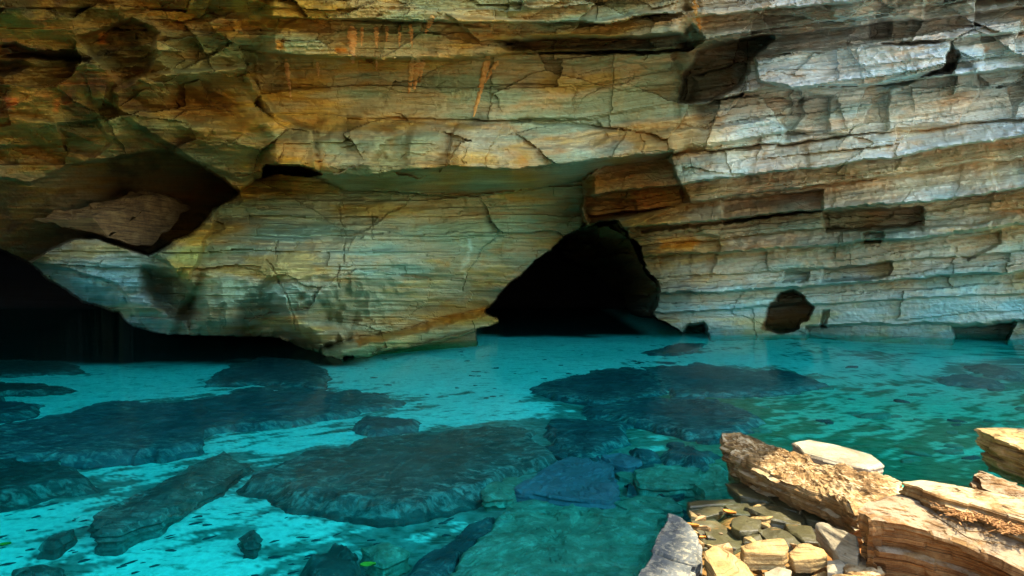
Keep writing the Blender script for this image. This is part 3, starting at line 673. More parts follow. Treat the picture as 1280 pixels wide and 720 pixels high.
# ------------------------------------------------------------------ slabs on the pool floor
SG = 'sunken slabs on the pool floor'
sl = [
    ('sunken_slab', P((-60, 545), (0, 530), (130, 500), (215, 501), (330, 479), (420, 482), (505, 492), (520, 503), (440, 517), (330, 530), (262, 538), (255, 556), (150, 566), (60, 570), (-60, 580)), -1.12, .40, 'slab', .05, 'longest dark slab, crossing the left half of the pool'),
    ('sunken_slab', P((250, 481), (262, 468), (285, 455), (330, 444), (395, 449), (416, 464), (408, 482), (340, 478)), -1.25, .35, 'slab', .06, 'dark slab at the foot of the pale overhang'),
    ('sunken_slab', P((-60, 452), (0, 449), (88, 450), (112, 464), (60, 468), (-60, 470)), -1.30, .3, 'slab', .04, 'black slab in the mouth of the left cave'),
    ('sunken_slab', P((-60, 478), (0, 476), (60, 480), (96, 484), (40, 490), (-60, 492)), -1.3, .25, 'slab', .04, 'thin dark slab second from the left cave mouth'),
    ('sunken_slab', P((-60, 497), (0, 494), (52, 504), (40, 514), (0, 520), (-60, 524)), -1.28, .25, 'slab', .04, 'small dark slab at the left edge behind the longest slab'),
    ('striped_slab', P((118, 646), (150, 626), (200, 600), (245, 578), (280, 563), (291, 568), (297, 576), (316, 581), (285, 600), (240, 619), (200, 645), (150, 661), (122, 661), (136, 652)), -1.0, .30, 'striped', .07, 'streaked slab with a forked end lying alone on bright sand'),
    ('sunken_slab', P((-60, 566), (0, 562), (70, 566), (118, 588), (135, 600), (60, 610), (0, 616), (-60, 620)), -1.12, .25, 'slab', .05, 'rough dark slab at the left edge nearest the streaked slab'),
    ('sunken_slab', P((430, 522), (452, 515), (534, 523), (522, 533), (458, 545), (444, 535)), -1.1, .3, 'slab', .02, 'small angular slab between the longest slab and the broad dome'),
    ('sunken_slab', P((300, 596), (370, 566), (450, 546), (540, 535), (655, 528), (700, 558), (706, 572), (650, 592), (600, 616), (530, 630), (430, 632), (350, 622)), -1.12, .35, 'slab', .10, 'broad dark dome of rock in the middle of the pool'),
    ('sunken_slab', P((668, 531), (690, 521), (760, 517), (800, 526), (790, 545), (745, 564), (712, 568)), -.95, .3, 'slab', .01, 'flat diamond shaped green slab right of the broad dome'),
    ('blue_slab', P((645, 610), (670, 590), (706, 571), (742, 565), (764, 582), (778, 614), (764, 627), (720, 621), (676, 617)), -.72, .30, 'blueslab', .02, 'smooth blue violet slab in the centre foreground'),
    ('green_slab', P((645, 627), (690, 620), (770, 631), (832, 642), (812, 684), (782, 740), (540, 740), (600, 670)), -.72, .5, 'greenslab', .03, 'wide green silted slab filling the centre bottom of the pool'),
    ('sunken_slab', P((630, 632), (600, 648), (545, 684), (485, 720), (470, 745), (520, 745), (590, 682), (642, 648)), -.85, .4, 'slab', .03, 'narrow dark slab along the crevice left of the green slab'),
    ('sunken_slab', P((380, 692), (420, 668), (450, 680), (470, 700), (440, 722), (370, 735)), -.95, .2, 'slab', .04, 'dark stone beside the green leaf at the bottom'),
    ('sunken_slab', P((448, 684), (490, 678), (512, 690), (480, 706), (462, 704)), -.92, .2, 'greenslab', .02, 'brown green stone touching the green leaf'),
    ('sunken_slab', P((655, 488), (690, 473), (740, 462), (790, 455), (830, 468), (840, 488), (800, 500), (740, 502), (690, 498)), -1.2, .35, 'slab', .03, 'left of the two large oval slabs below the middle cave'),
    ('sunken_slab', P((785, 450), (870, 452), (930, 461), (1036, 478), (1000, 488), (920, 494), (838, 494), (812, 470)), -1.15, .3, 'slab', .02, 'right of the two large oval slabs, with a sharp left tip'),
    ('sunken_slab', P((725, 508), (800, 496), (900, 496), (960, 520), (925, 542), (860, 540), (790, 524), (750, 520)), -1.1, .4, 'slab', .06, 'rough dark rock mass in front of the two oval slabs'),
    ('sunken_slab', P((720, 512), (745, 503), (795, 512), (785, 520), (735, 518)), -1.0, .2, 'slab', .01, 'small flat plate in front of the left oval slab'),
    ('sunken_slab', P((800, 440), (850, 428), (886, 428), (872, 440), (830, 444)), -1.4, .2, 'slab', .03, 'dark patch of rock near the foot of the right wall'),
    ('sunken_slab', P((930, 462), (970, 458), (1035, 475), (1000, 480), (950, 472)), -1.4, .2, 'slab', .02, 'narrow slab right of the two oval slabs'),
    ('sunken_slab', P((1195, 456), (1230, 452), (1285, 466), (1270, 474), (1220, 468)), -1.3, .25, 'slab', .02, 'flat slab far out near the right edge of the pool'),
    ('sunken_slab', P((1160, 470), (1200, 465), (1268, 478), (1240, 483), (1180, 477)), -1.35, .2, 'slab', .03, 'ragged dark slab just nearer than the far right flat slab'),
    ('sunken_slab', P((772, 556), (782, 553), (830, 566), (820, 574), (800, 574)), -.9, .22, 'slab', .02, 'tilted dark plate inside the bright sand gap'),
    ('sunken_slab', P((822, 560), (860, 552), (900, 562), (895, 580), (850, 576), (826, 572)), -.9, .25, 'slab', .02, 'teal dark slab left of the honeycombed ledge tip'),
    ('sunken_slab', P((750, 568), (775, 565), (800, 574), (785, 582), (758, 578)), -.85, .2, 'blueslab', .02, 'small blue slab behind the large blue slab'),
    ('sunken_slab', P((792, 588), (830, 582), (876, 585), (872, 604), (830, 608), (800, 604)), -.7, .25, 'greenslab', .03, 'rounded green slab right of the blue violet slab'),
    ('sunken_slab', P((770, 592), (795, 588), (805, 608), (780, 612)), -.75, .2, 'slab', .02, 'dark stone wedged between the blue and the rounded green slabs'),
    ('sunken_slab', P((860, 598), (895, 580), (930, 596), (928, 616), (880, 618)), -.45, .3, 'greenslab', .03, 'pale green slab leaning against the honeycombed ledge'),
    ('sunken_slab', P((806, 608), (830, 606), (846, 616), (835, 622), (808, 618)), -.6, .2, 'slab', .02, 'black wedge stone behind the grey lichen slab'),
    ('sunken_slab', P((768, 626), (800, 618), (845, 622), (852, 636), (820, 640), (790, 634)), -.5, .2, 'greenslab', .02, 'flat teal plate at the tip of the grey lichen slab'),
    ('sunken_slab', P((600, 608), (620, 600), (645, 606), (640, 622), (606, 624)), -.9, .25, 'greenslab', .03, 'small rounded stone left of the blue violet slab'),
    ('sunken_slab', P((15, 712), (60, 702), (78, 710), (60, 728), (20, 735)), -.95, .2, 'striped', .04, 'dark stone cut by the bottom left corner'),
    ('sunken_slab', P((45, 680), (62, 668), (95, 660), (92, 668), (70, 680)), -1.05, .12, 'striped', .02, 'thin streaked stone on the bright sand at lower left'),
    ('sunken_slab', P((300, 670), (318, 660), (330, 668), (318, 678), (304, 678)), -1.0, .15, 'striped', .03, 'small dark lump on bright sand between the streaked slab and the leaf'),
]
xs = np.concatenate([np.linspace(-32, -9, 50), np.linspace(-8.9, 9.9, 420), np.linspace(10, 32, 50)])
ys = np.concatenate([np.linspace(-26, 1.9, 50), np.linspace(2, 12, 330), np.linspace(12.1, 34, 150)])
BX, BY = np.meshgrid(xs, ys)
BZ = shore(BX, BY) + .010 * fbm(BX / .25, BY / .12, seed=113, octaves=3)
# colour: white sand, dark algae mats in drifted patches, orange silt near the shore, pale tone on the added bank to bounce light
rx = BX * .88 + BY * .47; ry = -BX * .47 + BY * .88
mat_ = fbm(rx / 1.5, ry / .55, seed=115, octaves=6, gain=.6)
zone = rbf([(-8, 13, -.6), (-4, 11, -.5), (0, 14, -.65), (-3, 8, -.2), (-5, 6, -.33), (-3.2, 4.6, -.42), (-2.4, 5, -.35), (-1.6, 5.3, .12), (-1, 5.2, .22), (-.5, 7, .28), (0, 6, .25), (0, 9, -.05), (2, 9.5, .25), (2, 12, -.25), (5, 12, -.30), (5, 15, -.3), (9, 12, -.1), (5, 8.5, .34), (3, 7.5, .42), (7, 9, .22), (4, 6.5, .4), (8, 15, .0), (-1, 4.3, .3), (.5, 5, .3)], BX, BY, 3.0)[..., 0]
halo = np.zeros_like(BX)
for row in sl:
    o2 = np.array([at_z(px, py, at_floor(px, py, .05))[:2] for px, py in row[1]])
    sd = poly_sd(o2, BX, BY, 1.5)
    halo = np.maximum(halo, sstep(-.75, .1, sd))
flecks = fbm(rx / .42, ry / .13, seed=119, octaves=5, gain=.65)
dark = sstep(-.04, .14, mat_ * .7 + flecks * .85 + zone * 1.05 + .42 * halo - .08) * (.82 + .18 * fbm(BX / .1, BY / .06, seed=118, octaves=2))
sand = np.array([.74, .72, .64]); alg = np.array([.07, .085, .065])
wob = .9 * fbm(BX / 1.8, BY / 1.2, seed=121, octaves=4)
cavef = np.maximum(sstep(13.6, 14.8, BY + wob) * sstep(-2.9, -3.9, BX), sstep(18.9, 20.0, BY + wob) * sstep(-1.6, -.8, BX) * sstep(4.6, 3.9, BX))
gr = (sstep(.5, 3.5, BX) * sstep(15, 10, BY))[..., None]
sand = np.array([.78, .76, .67]) * (1 - gr) + np.array([.42, .48, .34]) * gr
alg = alg * (1 - gr) + np.array([.055, .10, .035]) * gr
BC = sand * (1 - dark[..., None]) + alg * dark[..., None]
BC = BC * (1 - cavef[..., None]) + np.array([.014, .016, .016]) * cavef[..., None]  # cave floor painted near black to stand for shade
silt = (sstep(-.3, -.1, BZ) * sstep(9, 7, BY) * sstep(-.5, 1.0, BX) * sstep(0, 2.2, BY))[..., None]
BC = BC * (1 - silt) + (np.array([.42, .17, .045]) * (.7 + .4 * fbm(BX / .2, BY / .2, seed=117)[..., None])) * silt
bounce_bank = sstep(2.3, 1.2, BY)[..., None]
BC = BC * (1 - bounce_bank) + np.array([.38, .32, .23]) * bounce_bank  # pale so the unseen bank throws light back at the wall
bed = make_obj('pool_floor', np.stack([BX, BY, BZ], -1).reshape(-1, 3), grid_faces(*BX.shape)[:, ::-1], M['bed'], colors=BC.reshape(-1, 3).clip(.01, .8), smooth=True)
tag(bed, 'white sand floor of the pool rising to an orange silt shore', 'ground', kind='structure')

def water_box():
    x0, x1, y0, y1, z0, z1 = -31, 31, -1.0, 33, -3.2, 0
    v = [(x0, y0, z0), (x1, y0, z0), (x1, y1, z0), (x0, y1, z0), (x0, y0, z1), (x1, y0, z1), (x1, y1, z1), (x0, y1, z1)]
    f = [(0, 3, 2, 1), (4, 5, 6, 7), (0, 1, 5, 4), (1, 2, 6, 5), (2, 3, 7, 6), (3, 0, 4, 7)]
    return make_obj('water', v, f, M['water'])
tag(water_box(), 'clear turquoise water filling the cave pool', 'water', kind='structure')

# ------------------------------------------------------------------ stones
def stone(name, px, z, thick, mat, tilt=(0, 0), rough=.03, lam=.02, bulge=.03, dome=0.0, res=.03, lean=.0, bevel=.02, seed=None, label=None, cat='rock', group=None, pocket=0.0, plane=None, nlev=None, feather=0.0):
    """a bedded block: its upper face outlined, sides cut into thin beds"""
    seed = seed if seed is not None else int(abs(px[0][0] * 13 + px[0][1] * 7)) % 997
    pts = np.array(px, float)
    if plane is None:
        c0 = pts.mean(0); cc = at_z(c0[0], c0[1], z); x0, y0 = cc[0], cc[1]
        a, b = tilt
        dx = (pts[:, 0] - CX) / F; dz = (HOR - pts[:, 1]) / F
        t = (z - a * x0 - b * y0 - CAM_Z) / (dz - a * dx - b)
        P2 = np.stack([dx * t, t], 1)
    else:
        P2 = pts; x0, y0 = P2.mean(0); a, b = tilt
    # resample the outline
    seg = np.linalg.norm(np.roll(P2, -1, 0) - P2, axis=1); per = seg.sum()
    n = int(np.clip(per / res, 24, 420))
    cum = np.concatenate([[0], np.cumsum(seg)]); q = np.linspace(0, per, n, endpoint=False)
    ext = np.vstack([P2, P2[:1]])
    ox = np.interp(q, cum, ext[:, 0]); oy = np.interp(q, cum, ext[:, 1])
    for _ in range(max(1, int(n / 200))):
        ox = (np.roll(ox, 1) + 2 * ox + np.roll(ox, -1)) / 4; oy = (np.roll(oy, 1) + 2 * oy + np.roll(oy, -1)) / 4
    ctr = np.array([ox.mean(), oy.mean()])
    tx = np.roll(ox, -1) - np.roll(ox, 1); ty = np.roll(oy, -1) - np.roll(oy, 1)
    L = np.hypot(tx, ty) + 1e-9; nx, ny = ty / L, -tx / L
    if ((nx * (ox - ctr[0]) + ny * (oy - ctr[1])).sum()) < 0: nx, ny = -nx, -ny
    jag = rough * (fbm(ox / .3, oy / .3, seed=seed, octaves=5) * 1.4 + (0 if feather else 1) * (_hash(np.floor(q / .22 + .6 * vnoise(q / .15, q * 0, seed=seed)), q * 0, q * 0, seed) - .5) * .7)
    if feather: jag = jag + rough * 1.6 * fbm(ox / .9, oy / .9, seed=seed + 2, octaves=3); lam = lam * .3
    bed_t = max(.022, thick / 14)
    ox = ox + nx * jag; oy = oy + ny * jag
    if nlev is None: nlev = int(np.clip(thick / max(res * .8, .008), 5, 40))
    rings = []
    for i in range(nlev + 1):
        t = i / nlev
        hb = t * thick / bed_t + .35 * fbm(ox / .35, oy / .35, seed=seed + 5, octaves=2)
        bi = np.floor(hb)
        o = lam * ((_hash(bi, bi * 0, bi * 0, seed + 3) - .5) * 1.6 + (_hash(bi, np.floor(q / (.12 + .25 * _hash(bi, bi * 0, bi * 0, seed + 4))), bi * 0, seed + 6) - .5) * 1.3
                   + .8 * fbm(ox / .4, oy / .4, hb * .25, seed=seed + 3, octaves=4)) + lean * (1 - t)
        o = o - bevel * max(0, (t - .85) / .15) ** 2
        rx_, ry_ = ox + nx * o, oy + ny * o
        zt = z + a * (rx_ - x0) + b * (ry_ - y0)
        rings.append(np.stack([rx_, ry_, zt - thick * (1 - t) - feather], 1))
    last = rings[-1]
    size = np.sqrt(max(1e-6, np.abs(np.sum(ox * np.roll(oy, -1) - oy * np.roll(ox, -1))) / 2))
    nin = int(np.clip(size / 2 / res, 5, 60))
    for i in range(1, nin):
        k = 1 - i / nin
        xy = ctr + (last[:, :2] - ctr) * k
        e = min(1, (1 - k) * size / .10)
        zz = z + a * (xy[:, 0] - x0) + b * (xy[:, 1] - y0)
        hh = bulge * 1.5 * fbm(xy[:, 0] / .35, xy[:, 1] / .35, seed=seed + 7, octaves=5)
        st = max(bulge * .45, .003)
        hh = .35 * hh + .65 * st * np.round(hh / st)
        zz = zz + (hh + dome * (1 - k * k)) * e
        if feather: zz = zz - feather * (1 - sstep(0, .30, (1 - k) * size + .16 * fbm(xy[:, 0] / .3, xy[:, 1] / .16, seed=seed + 11, octaves=4)))
        if pocket: zz = zz - pocket * np.abs(fbm(xy[:, 0] / .13, xy[:, 1] / .13, seed=seed + 9, octaves=4)) * e + pocket * .25 * e
        zz = zz + res * .12 * vnoise(xy[:, 0] / res / 1.6, xy[:, 1] / res / 1.6, seed=seed + 8)
        rings.append(np.stack([xy[:, 0], xy[:, 1], zz], 1))
    m = len(rings)
    v = np.concatenate(rings + [np.array([[ctr[0], ctr[1], rings[-1][:, 2].mean()]]), np.array([[ctr[0], ctr[1], rings[0][:, 2].mean()]])])
    i = np.arange(n); j = (i + 1) % n
    faces = []
    for r in range(m - 1):
        faces.append(np.stack([r * n + i, r * n + j, (r + 1) * n + j, (r + 1) * n + i], 1))
    faces = np.concatenate(faces).tolist()
    faces += np.stack([(m - 1) * n + i, (m - 1) * n + j, np.full(n, m * n)], 1).tolist()
    faces += np.stack([j, i, np.full(n, m * n + 1)], 1).tolist()
    loc = (float(ctr[0]), float(ctr[1]), float(rings[0][:, 2].min()))
    kk_ = np.concatenate([np.full(n * (nlev + 1), .45)] + [np.full(n, 1 - i / nin) for i in range(1, nin)] + [np.zeros(1), np.ones(1)])
    o = make_obj(name, v, faces, M[mat], loc=loc, colors=np.stack([kk_] * 3, 1))
    return tag(o, label, cat, group)

G = 'sunlit rocks on the near shore'
FR = .013
stone('rock_block', P((1070, 640), (1088, 622), (1128, 613), (1180, 632), (1290, 672), (1345, 700), (1335, 740), (1270, 708), (1200, 676), (1130, 655), (1085, 652)), .42, .62, 'brown', (-.05, .10), .03, .028, .02, 0, FR, -.10, .03,
      label='large brown striped block with a pale top at the lower right corner', group=G)
stone('rock_ledge', P((900, 540), (918, 540), (946, 546), (985, 566), (1030, 582), (1075, 588), (1128, 603), (1140, 618), (1100, 640), (1068, 645), (1030, 622), (980, 604), (935, 580), (903, 556)), .27, .48, 'ochre', (0, .02), .05, .045, .04, .03, FR, -.20, .03, pocket=.09,
      label='long honeycombed ochre ledge running from the water up to the brown block', group=G)
stone('flat_slab', P((990, 553), (1010, 549), (1050, 556), (1092, 568), (1104, 579), (1085, 585), (1045, 577), (1005, 566)), .30, .12, 'pale', (0, 0), .015, .01, .006, 0, FR, 0, .01,
      label='smooth pale flat slab lying behind the honeycombed ledge', group=G)
stone('long_slab', P((1126, 602), (1150, 599), (1200, 606), (1290, 624), (1340, 640), (1340, 668), (1285, 652), (1220, 634), (1176, 622)), .54, .30, 'ochre', (0, .05), .025, .025, .015, 0, FR, 0, .015,
      label='long ochre slab with a squared end resting behind the brown block', group=G)
stone('rounded_slab', P((1214, 594), (1222, 587), (1240, 592), (1300, 616), (1310, 640), (1270, 628), (1222, 608)), .30, .32, 'brown', (0, 0), .02, .02, .02, .02, FR, .02, .03,
      label='rounded orange brown rock at the waterline below the pale corner rock', group=G)
stone('corner_rock', P((1221, 536), (1250, 534), (1320, 538), (1340, 575), (1300, 572), (1268, 556), (1240, 546)), .30, .40, 'cream', (0, .05), .03, .03, .03, 0, .018, -.12, .02,
      label='pale angular rock standing out of the water at the right edge', group=G)
stone('lichen_slab', P((836, 641), (852, 646), (866, 656), (877, 672), (874, 690), (871, 704), (845, 698), (816, 686), (826, 660)), .16, .42, 'lichen', (0, .06), .015, .015, .012, 0, FR, .0, .015,
      label='grey slab with cream lichen above the crack, its pointed end in the water', group='two halves of the cracked grey slab')
stone('lichen_slab', P((815, 689), (845, 701), (868, 708), (862, 730), (850, 750), (780, 750), (800, 712)), .155, .42, 'lichen', (0, .06), .015, .015, .012, 0, FR, .0, .015,
      label='lower half of the cracked grey lichen slab, cut by the bottom of the photo', group='two halves of the cracked grey slab')
import bmesh
def chip(name, px, z, thick, mat, tilt=(0, 0), label=None, cat='rock', group=None, seed=0, world=False, fine=.012, ridge=.25):
    """an angular broken piece: flat broken faces, chipped arrises"""
    r = np.random.RandomState(seed)
    pts = np.array(px, float)
    if not world:
        c0 = pts.mean(0); cc = at_z(c0[0], c0[1], z); a, b = tilt
        dx = (pts[:, 0] - CX) / F; dz = (HOR - pts[:, 1]) / F
        t = (z - a * cc[0] - b * cc[1] - CAM_Z) / (dz - a * dx - b)
        pts = np.stack([dx * t, t], 1)
    c = pts.mean(0); a, b = tilt
    size = np.abs(pts - c).max()
    V3 = []
    for p in pts:
        zz = z + a * (p[0] - c[0]) + b * (p[1] - c[1]) + r.uniform(-.18, .06) * thick
        V3.append((p[0], p[1], zz))
        q_ = c + (p - c) * r.uniform(.85, 1.08); V3.append((q_[0], q_[1], zz - thick * r.uniform(.55, 1.0)))
    for _ in range(2):
        q_ = c + r.uniform(-.45, .45, 2) * size * .8
        V3.append((q_[0], q_[1], z + a * (q_[0] - c[0]) + b * (q_[1] - c[1]) + ridge * thick * r.uniform(.1, 1)))
    bm = bmesh.new()
    for p in V3: bm.verts.new(p)
    res = bmesh.ops.convex_hull(bm, input=bm.verts)
    junk = [e for e in set(res['geom_interior'] + res['geom_unused']) if isinstance(e, bmesh.types.BMVert)]
    if junk: bmesh.ops.delete(bm, geom=junk, context='VERTS')
    bmesh.ops.dissolve_limit(bm, angle_limit=.16, verts=bm.verts, edges=bm.edges)
    bmesh.ops.bevel(bm, geom=list(bm.edges), offset=size * .035, segments=1, affect='EDGES', clamp_overlap=True)
    bmesh.ops.triangulate(bm, faces=bm.faces)
    for _ in range(6):
        lo = [e for e in bm.edges if e.calc_length() > fine * 1.6]
        if not lo or len(bm.verts) > 9000: break
        bmesh.ops.subdivide_edges(bm, edges=lo, cuts=1)
        bmesh.ops.triangulate(bm, faces=bm.faces)
    bm.normal_update()
    co_ = np.array([v.co for v in bm.verts]); no_ = np.array([v.normal for v in bm.verts])
    d = size * (.05 * fbm(co_[:, 0] / size * 2, co_[:, 1] / size * 2, co_[:, 2] / size * 3, seed=seed, octaves=4) + .03 * vnoise(co_[:, 0] / size * .6, co_[:, 1] / size * .6, co_[:, 2] / max(.012, thick / 9), seed=seed + 1))
    co_ = co_ + no_ * d[:, None]
    f = [[v.index for v in fc.verts] for fc in (bm.verts.index_update() or bm.faces)]
    bm.free()
    o = make_obj(name, co_, np.array(f), M[mat], loc=(float(c[0]), float(c[1]), float(co_[:, 2].min())), colors=np.full((len(co_), 3), .5))
    return tag(o, label, cat, group)

small = [
    (P((878, 686), (892, 680), (915, 692), (935, 704), (945, 722), (900, 730), (886, 706)), .20, .22, 'cream', 'cream layered rock leaning beside the grey lichen slab'),
    (P((925, 680), (945, 675), (980, 673), (986, 684), (980, 690), (950, 688), (930, 690)), .24, .20, 'cream', 'blocky cream rock between the layered rock and its wider neighbour'),
    (P((986, 690), (995, 681), (1012, 678), (1030, 684), (1034, 694), (1014, 698), (992, 699)), .20, .17, 'cream', 'squat cream rock with a grey top at the shore'),
    (P((1018, 654), (1030, 652), (1052, 664), (1074, 686), (1072, 696), (1048, 692), (1036, 676)), .24, .22, 'pale', 'upright pointed pale rock in front of the brown block'),
    (P((1034, 700), (1050, 698), (1058, 706), (1052, 716), (1034, 714)), .16, .12, 'pale', 'small grey white chip left of the flat tan rock'),
    (P((1052, 704), (1076, 700), (1100, 706), (1106, 716), (1080, 722), (1056, 714)), .17, .12, 'ochre', 'flat tan rock at the foot of the brown block'),
    (P((1040, 716), (1070, 718), (1100, 722), (1110, 740), (1045, 742)), .17, .14, 'cream', 'pale rock cut by the bottom of the photo below the flat tan rock'),
    (P((955, 714), (972, 708), (990, 712), (986, 728), (956, 730)), .14, .10, 'pale', 'greenish pale stone at the bottom edge between cream rocks'),
    (P((1064, 690), (1072, 686), (1082, 700), (1076, 706)), .16, .10, 'brown', 'small red brown splinter against the brown block'),
]
for i, (pp, z, th, m, lab) in enumerate(small):
    chip('rock', pp, z - .03, th * .62, m, ((-.25, .12), (.05, .22), (0, .28), (.35, .1), (0, .1), (.08, .05), (0, .1), (0, 0), (.2, 0))[i], label=lab, group=G, seed=300 + i)
# olive plates under a skin of water
ol = [
    (P((858, 626), (880, 622), (925, 622), (932, 628), (890, 632), (862, 634)), -.02, 'flat tan plate along the far edge of the olive rubble'),
    (P((860, 640), (885, 631), (905, 634), (898, 642), (870, 646)), -.01, 'olive plate with a light rim below the tan plate'),
    (P((905, 632), (940, 628), (965, 636), (955, 644), (915, 640)), -.02, 'dark olive plate behind the orange leaf'),
    (P((862, 650), (895, 648), (925, 668), (938, 682), (905, 690), (880, 676)), .0, 'large smooth olive plate right of the grey lichen slab'),
    (P((915, 646), (930, 642), (952, 650), (948, 662), (925, 664), (914, 656)), .05, 'dark blocky olive stone right of the orange leaf'),
    (P((932, 634), (975, 628), (1010, 648), (1000, 656), (965, 648)), .03, 'long olive bar below the honeycombed ledge'),
    (P((960, 618), (990, 622), (1010, 634), (996, 640), (972, 634)), .03, 'bright olive plate tucked under the honeycombed ledge'),
    (P((905, 604), (935, 600), (975, 616), (960, 626), (925, 618)), .02, 'mossy olive ledge stone below the left end of the honeycombed ledge'),
    (P((1000, 634), (1030, 630), (1050, 642), (1030, 652), (1008, 648)), .05, 'brown olive stone beside the brown block'),
    (P((945, 662), (970, 656), (1010, 672), (1015, 684), (985, 680), (960, 676)), .02, 'olive plate behind the squat cream rock'),
    (P((980, 652), (1015, 656), (1025, 676), (1005, 676), (985, 664)), .04, 'dark olive plate left of the upright pointed rock'),
    (P((930, 668), (950, 668), (955, 676), (930, 678)), .02, 'small olive stone behind the blocky cream rock'),
]
for i, (pp, z, lab) in enumerate(ol):
    chip('wet_stone', pp, z + .01, .10, 'olive', (random.uniform(-.12, .12), random.uniform(-.02, .14)), seed=330 + i, ridge=.1, label=lab, group='olive stones under shallow water')

for nm, pp, z, th, m, dm, lab in sl:
    cxy = np.mean(np.array(pp), 0)
    far = np.clip((cxy[1] - 440) / 200, 0, 1)
    lift = .035 + .09 * far + dm * .4 * far
    zz = at_floor(cxy[0], cxy[1], lift)
    soft = m == 'slab'
    tone = ('slab', 'slab_brown', 'slab_teal')[len(lab) % 3] if soft else m
    stone(nm, pp, zz, lift + .2, tone, (0, 0), .09 if soft else .05, .02, .012 + .03 * far, dm * .5 * far, .03, .0 if soft else .03, .02, label=lab, cat='rock', group=SG, feather=lift + .015 if soft else 0)

# small loose stones on the floor
def pebble(x, y, r, mat, label, group, flat=.3, ang=0.0, asp=2.2, name='stone', up=.0):
    n = 9; rr = np.random.RandomState(int(abs(x * 991 + y * 613)) % 99991)
    th = np.linspace(0, 2 * math.pi, n, endpoint=False) + rr.uniform(-.25, .25, n)
    rad = r * rr.uniform(.65, 1.1, n)
    lx = np.cos(th) * rad * asp ** .5; ly = np.sin(th) * rad / asp ** .5
    ca, sa = math.cos(ang), math.sin(ang)
    pl = np.stack([x + lx * ca - ly * sa, y + lx * sa + ly * ca], 1)
    g = float(shore(np.array([x]), np.array([y]))[0])
    return chip(name, pl, g + r * flat + up, r * flat * 1.6 + .03, mat, (rr.uniform(-.15, .15), rr.uniform(-.15, .15)), seed=rr.randint(9999), world=True, fine=max(.02, r * .3), label=label, cat='stone', group=group, ridge=.2)

rs = np.random.RandomState(5)
cnt = 0
while cnt < 60:       # flat dark stones scattered over the sunlit green floor on the right
    px = rs.uniform(880, 1290); py = rs.uniform(455, 600)
    if py > 540 and px < 1130: continue
    if py > 520 + (px - 900) * .12 + 30: continue
    x, y, _ = at_z(px, py, at_floor(px, py, .02))
    pebble(x, y, rs.uniform(.04, .12) * (1.8 if rs.rand() < .12 else 1), 'slab' if rs.rand() < .35 else 'greenslab', 'flat dark stone among many on the sunlit green floor at the right', 'stones on the green floor', .25, rs.uniform(-.6, .3), rs.uniform(1.4, 3))
    cnt += 1
cnt = 0
while cnt < 120:       # slivers strewn over the bright sand on the left, all trending one way
    px = rs.uniform(0, 600); py = rs.uniform(560, 720)
    if py < 640 and px > 290: continue
    x, y, _ = at_z(px, py, at_floor(px, py, .02))
    pebble(x, y, rs.uniform(.014, .036), 'slab', 'small dark sliver among many strewn over the bright sand', 'slivers on the bright sand', .2, .5 + rs.normal(0, .2), rs.uniform(2.5, 6), name='stone_sliver')
    cnt += 1
for k in range(45):    # specks on the far sand under the wall
    px = rs.uniform(420, 760); py = rs.uniform(425, 510)
    x, y, _ = at_z(px, py, at_floor(px, py, .02))
    pebble(x, y, rs.uniform(.02, .06), 'slab', 'dark stone speck among several on the blue sand beneath the pale overhang', 'specks on the far sand', .2, rs.uniform(-.3, .3), rs.uniform(1.5, 3))
for k in range(70):    # rubble around the slabs in the centre
    px = rs.uniform(640, 910); py = rs.uniform(550, 650)
    if px > 850 and py > 610: continue
    x, y, _ = at_z(px, py, at_floor(px, py, .02))
    pebble(x, y, rs.uniform(.05, .16), ('slab', 'greenslab', 'slab')[k % 3], 'angular stone among the rubble between the central slabs', 'rubble between the slabs', .35, rs.uniform(-1, 1), rs.uniform(1.2, 2.4))
for k in range(150):    # small broken pieces on the orange silt
    px = rs.uniform(862, 1120); py = rs.uniform(625, 735)
    if py < 640 and px > 1000: continue
    if py < 690 and px > 1060: continue
    x, y, _ = at_z(px, py, 0.05)
    r_ = rs.uniform(.015, .045) if k < 125 else rs.uniform(.05, .08)
    th = np.sort(rs.uniform(0, 2 * math.pi, 6)); an = rs.uniform(-1.2, 1.2); st_ = rs.uniform(1.0, 2.2)
    lx, ly = np.cos(th) * r_ * st_ ** .5, np.sin(th) * r_ / st_ ** .5
    pl = np.stack([x + lx * math.cos(an) - ly * math.sin(an), y + lx * math.sin(an) + ly * math.cos(an)], 1)
    g = max(0.0, float(shore(np.array([x]), np.array([y]))[0]))
    chip('stone_shard', pl, g + r_ * .55, r_ * .9, ('olive', 'cream', 'brown', 'ochre', 'olive')[k % 5] if k < 125 else ('cream', 'ochre')[k % 2], (rs.uniform(-.3, .3), rs.uniform(-.3, .3)), seed=400 + k, world=True, fine=.010,
         label='small broken stone among many on the orange silt of the shore', cat='stone', group='broken stones on the orange silt')

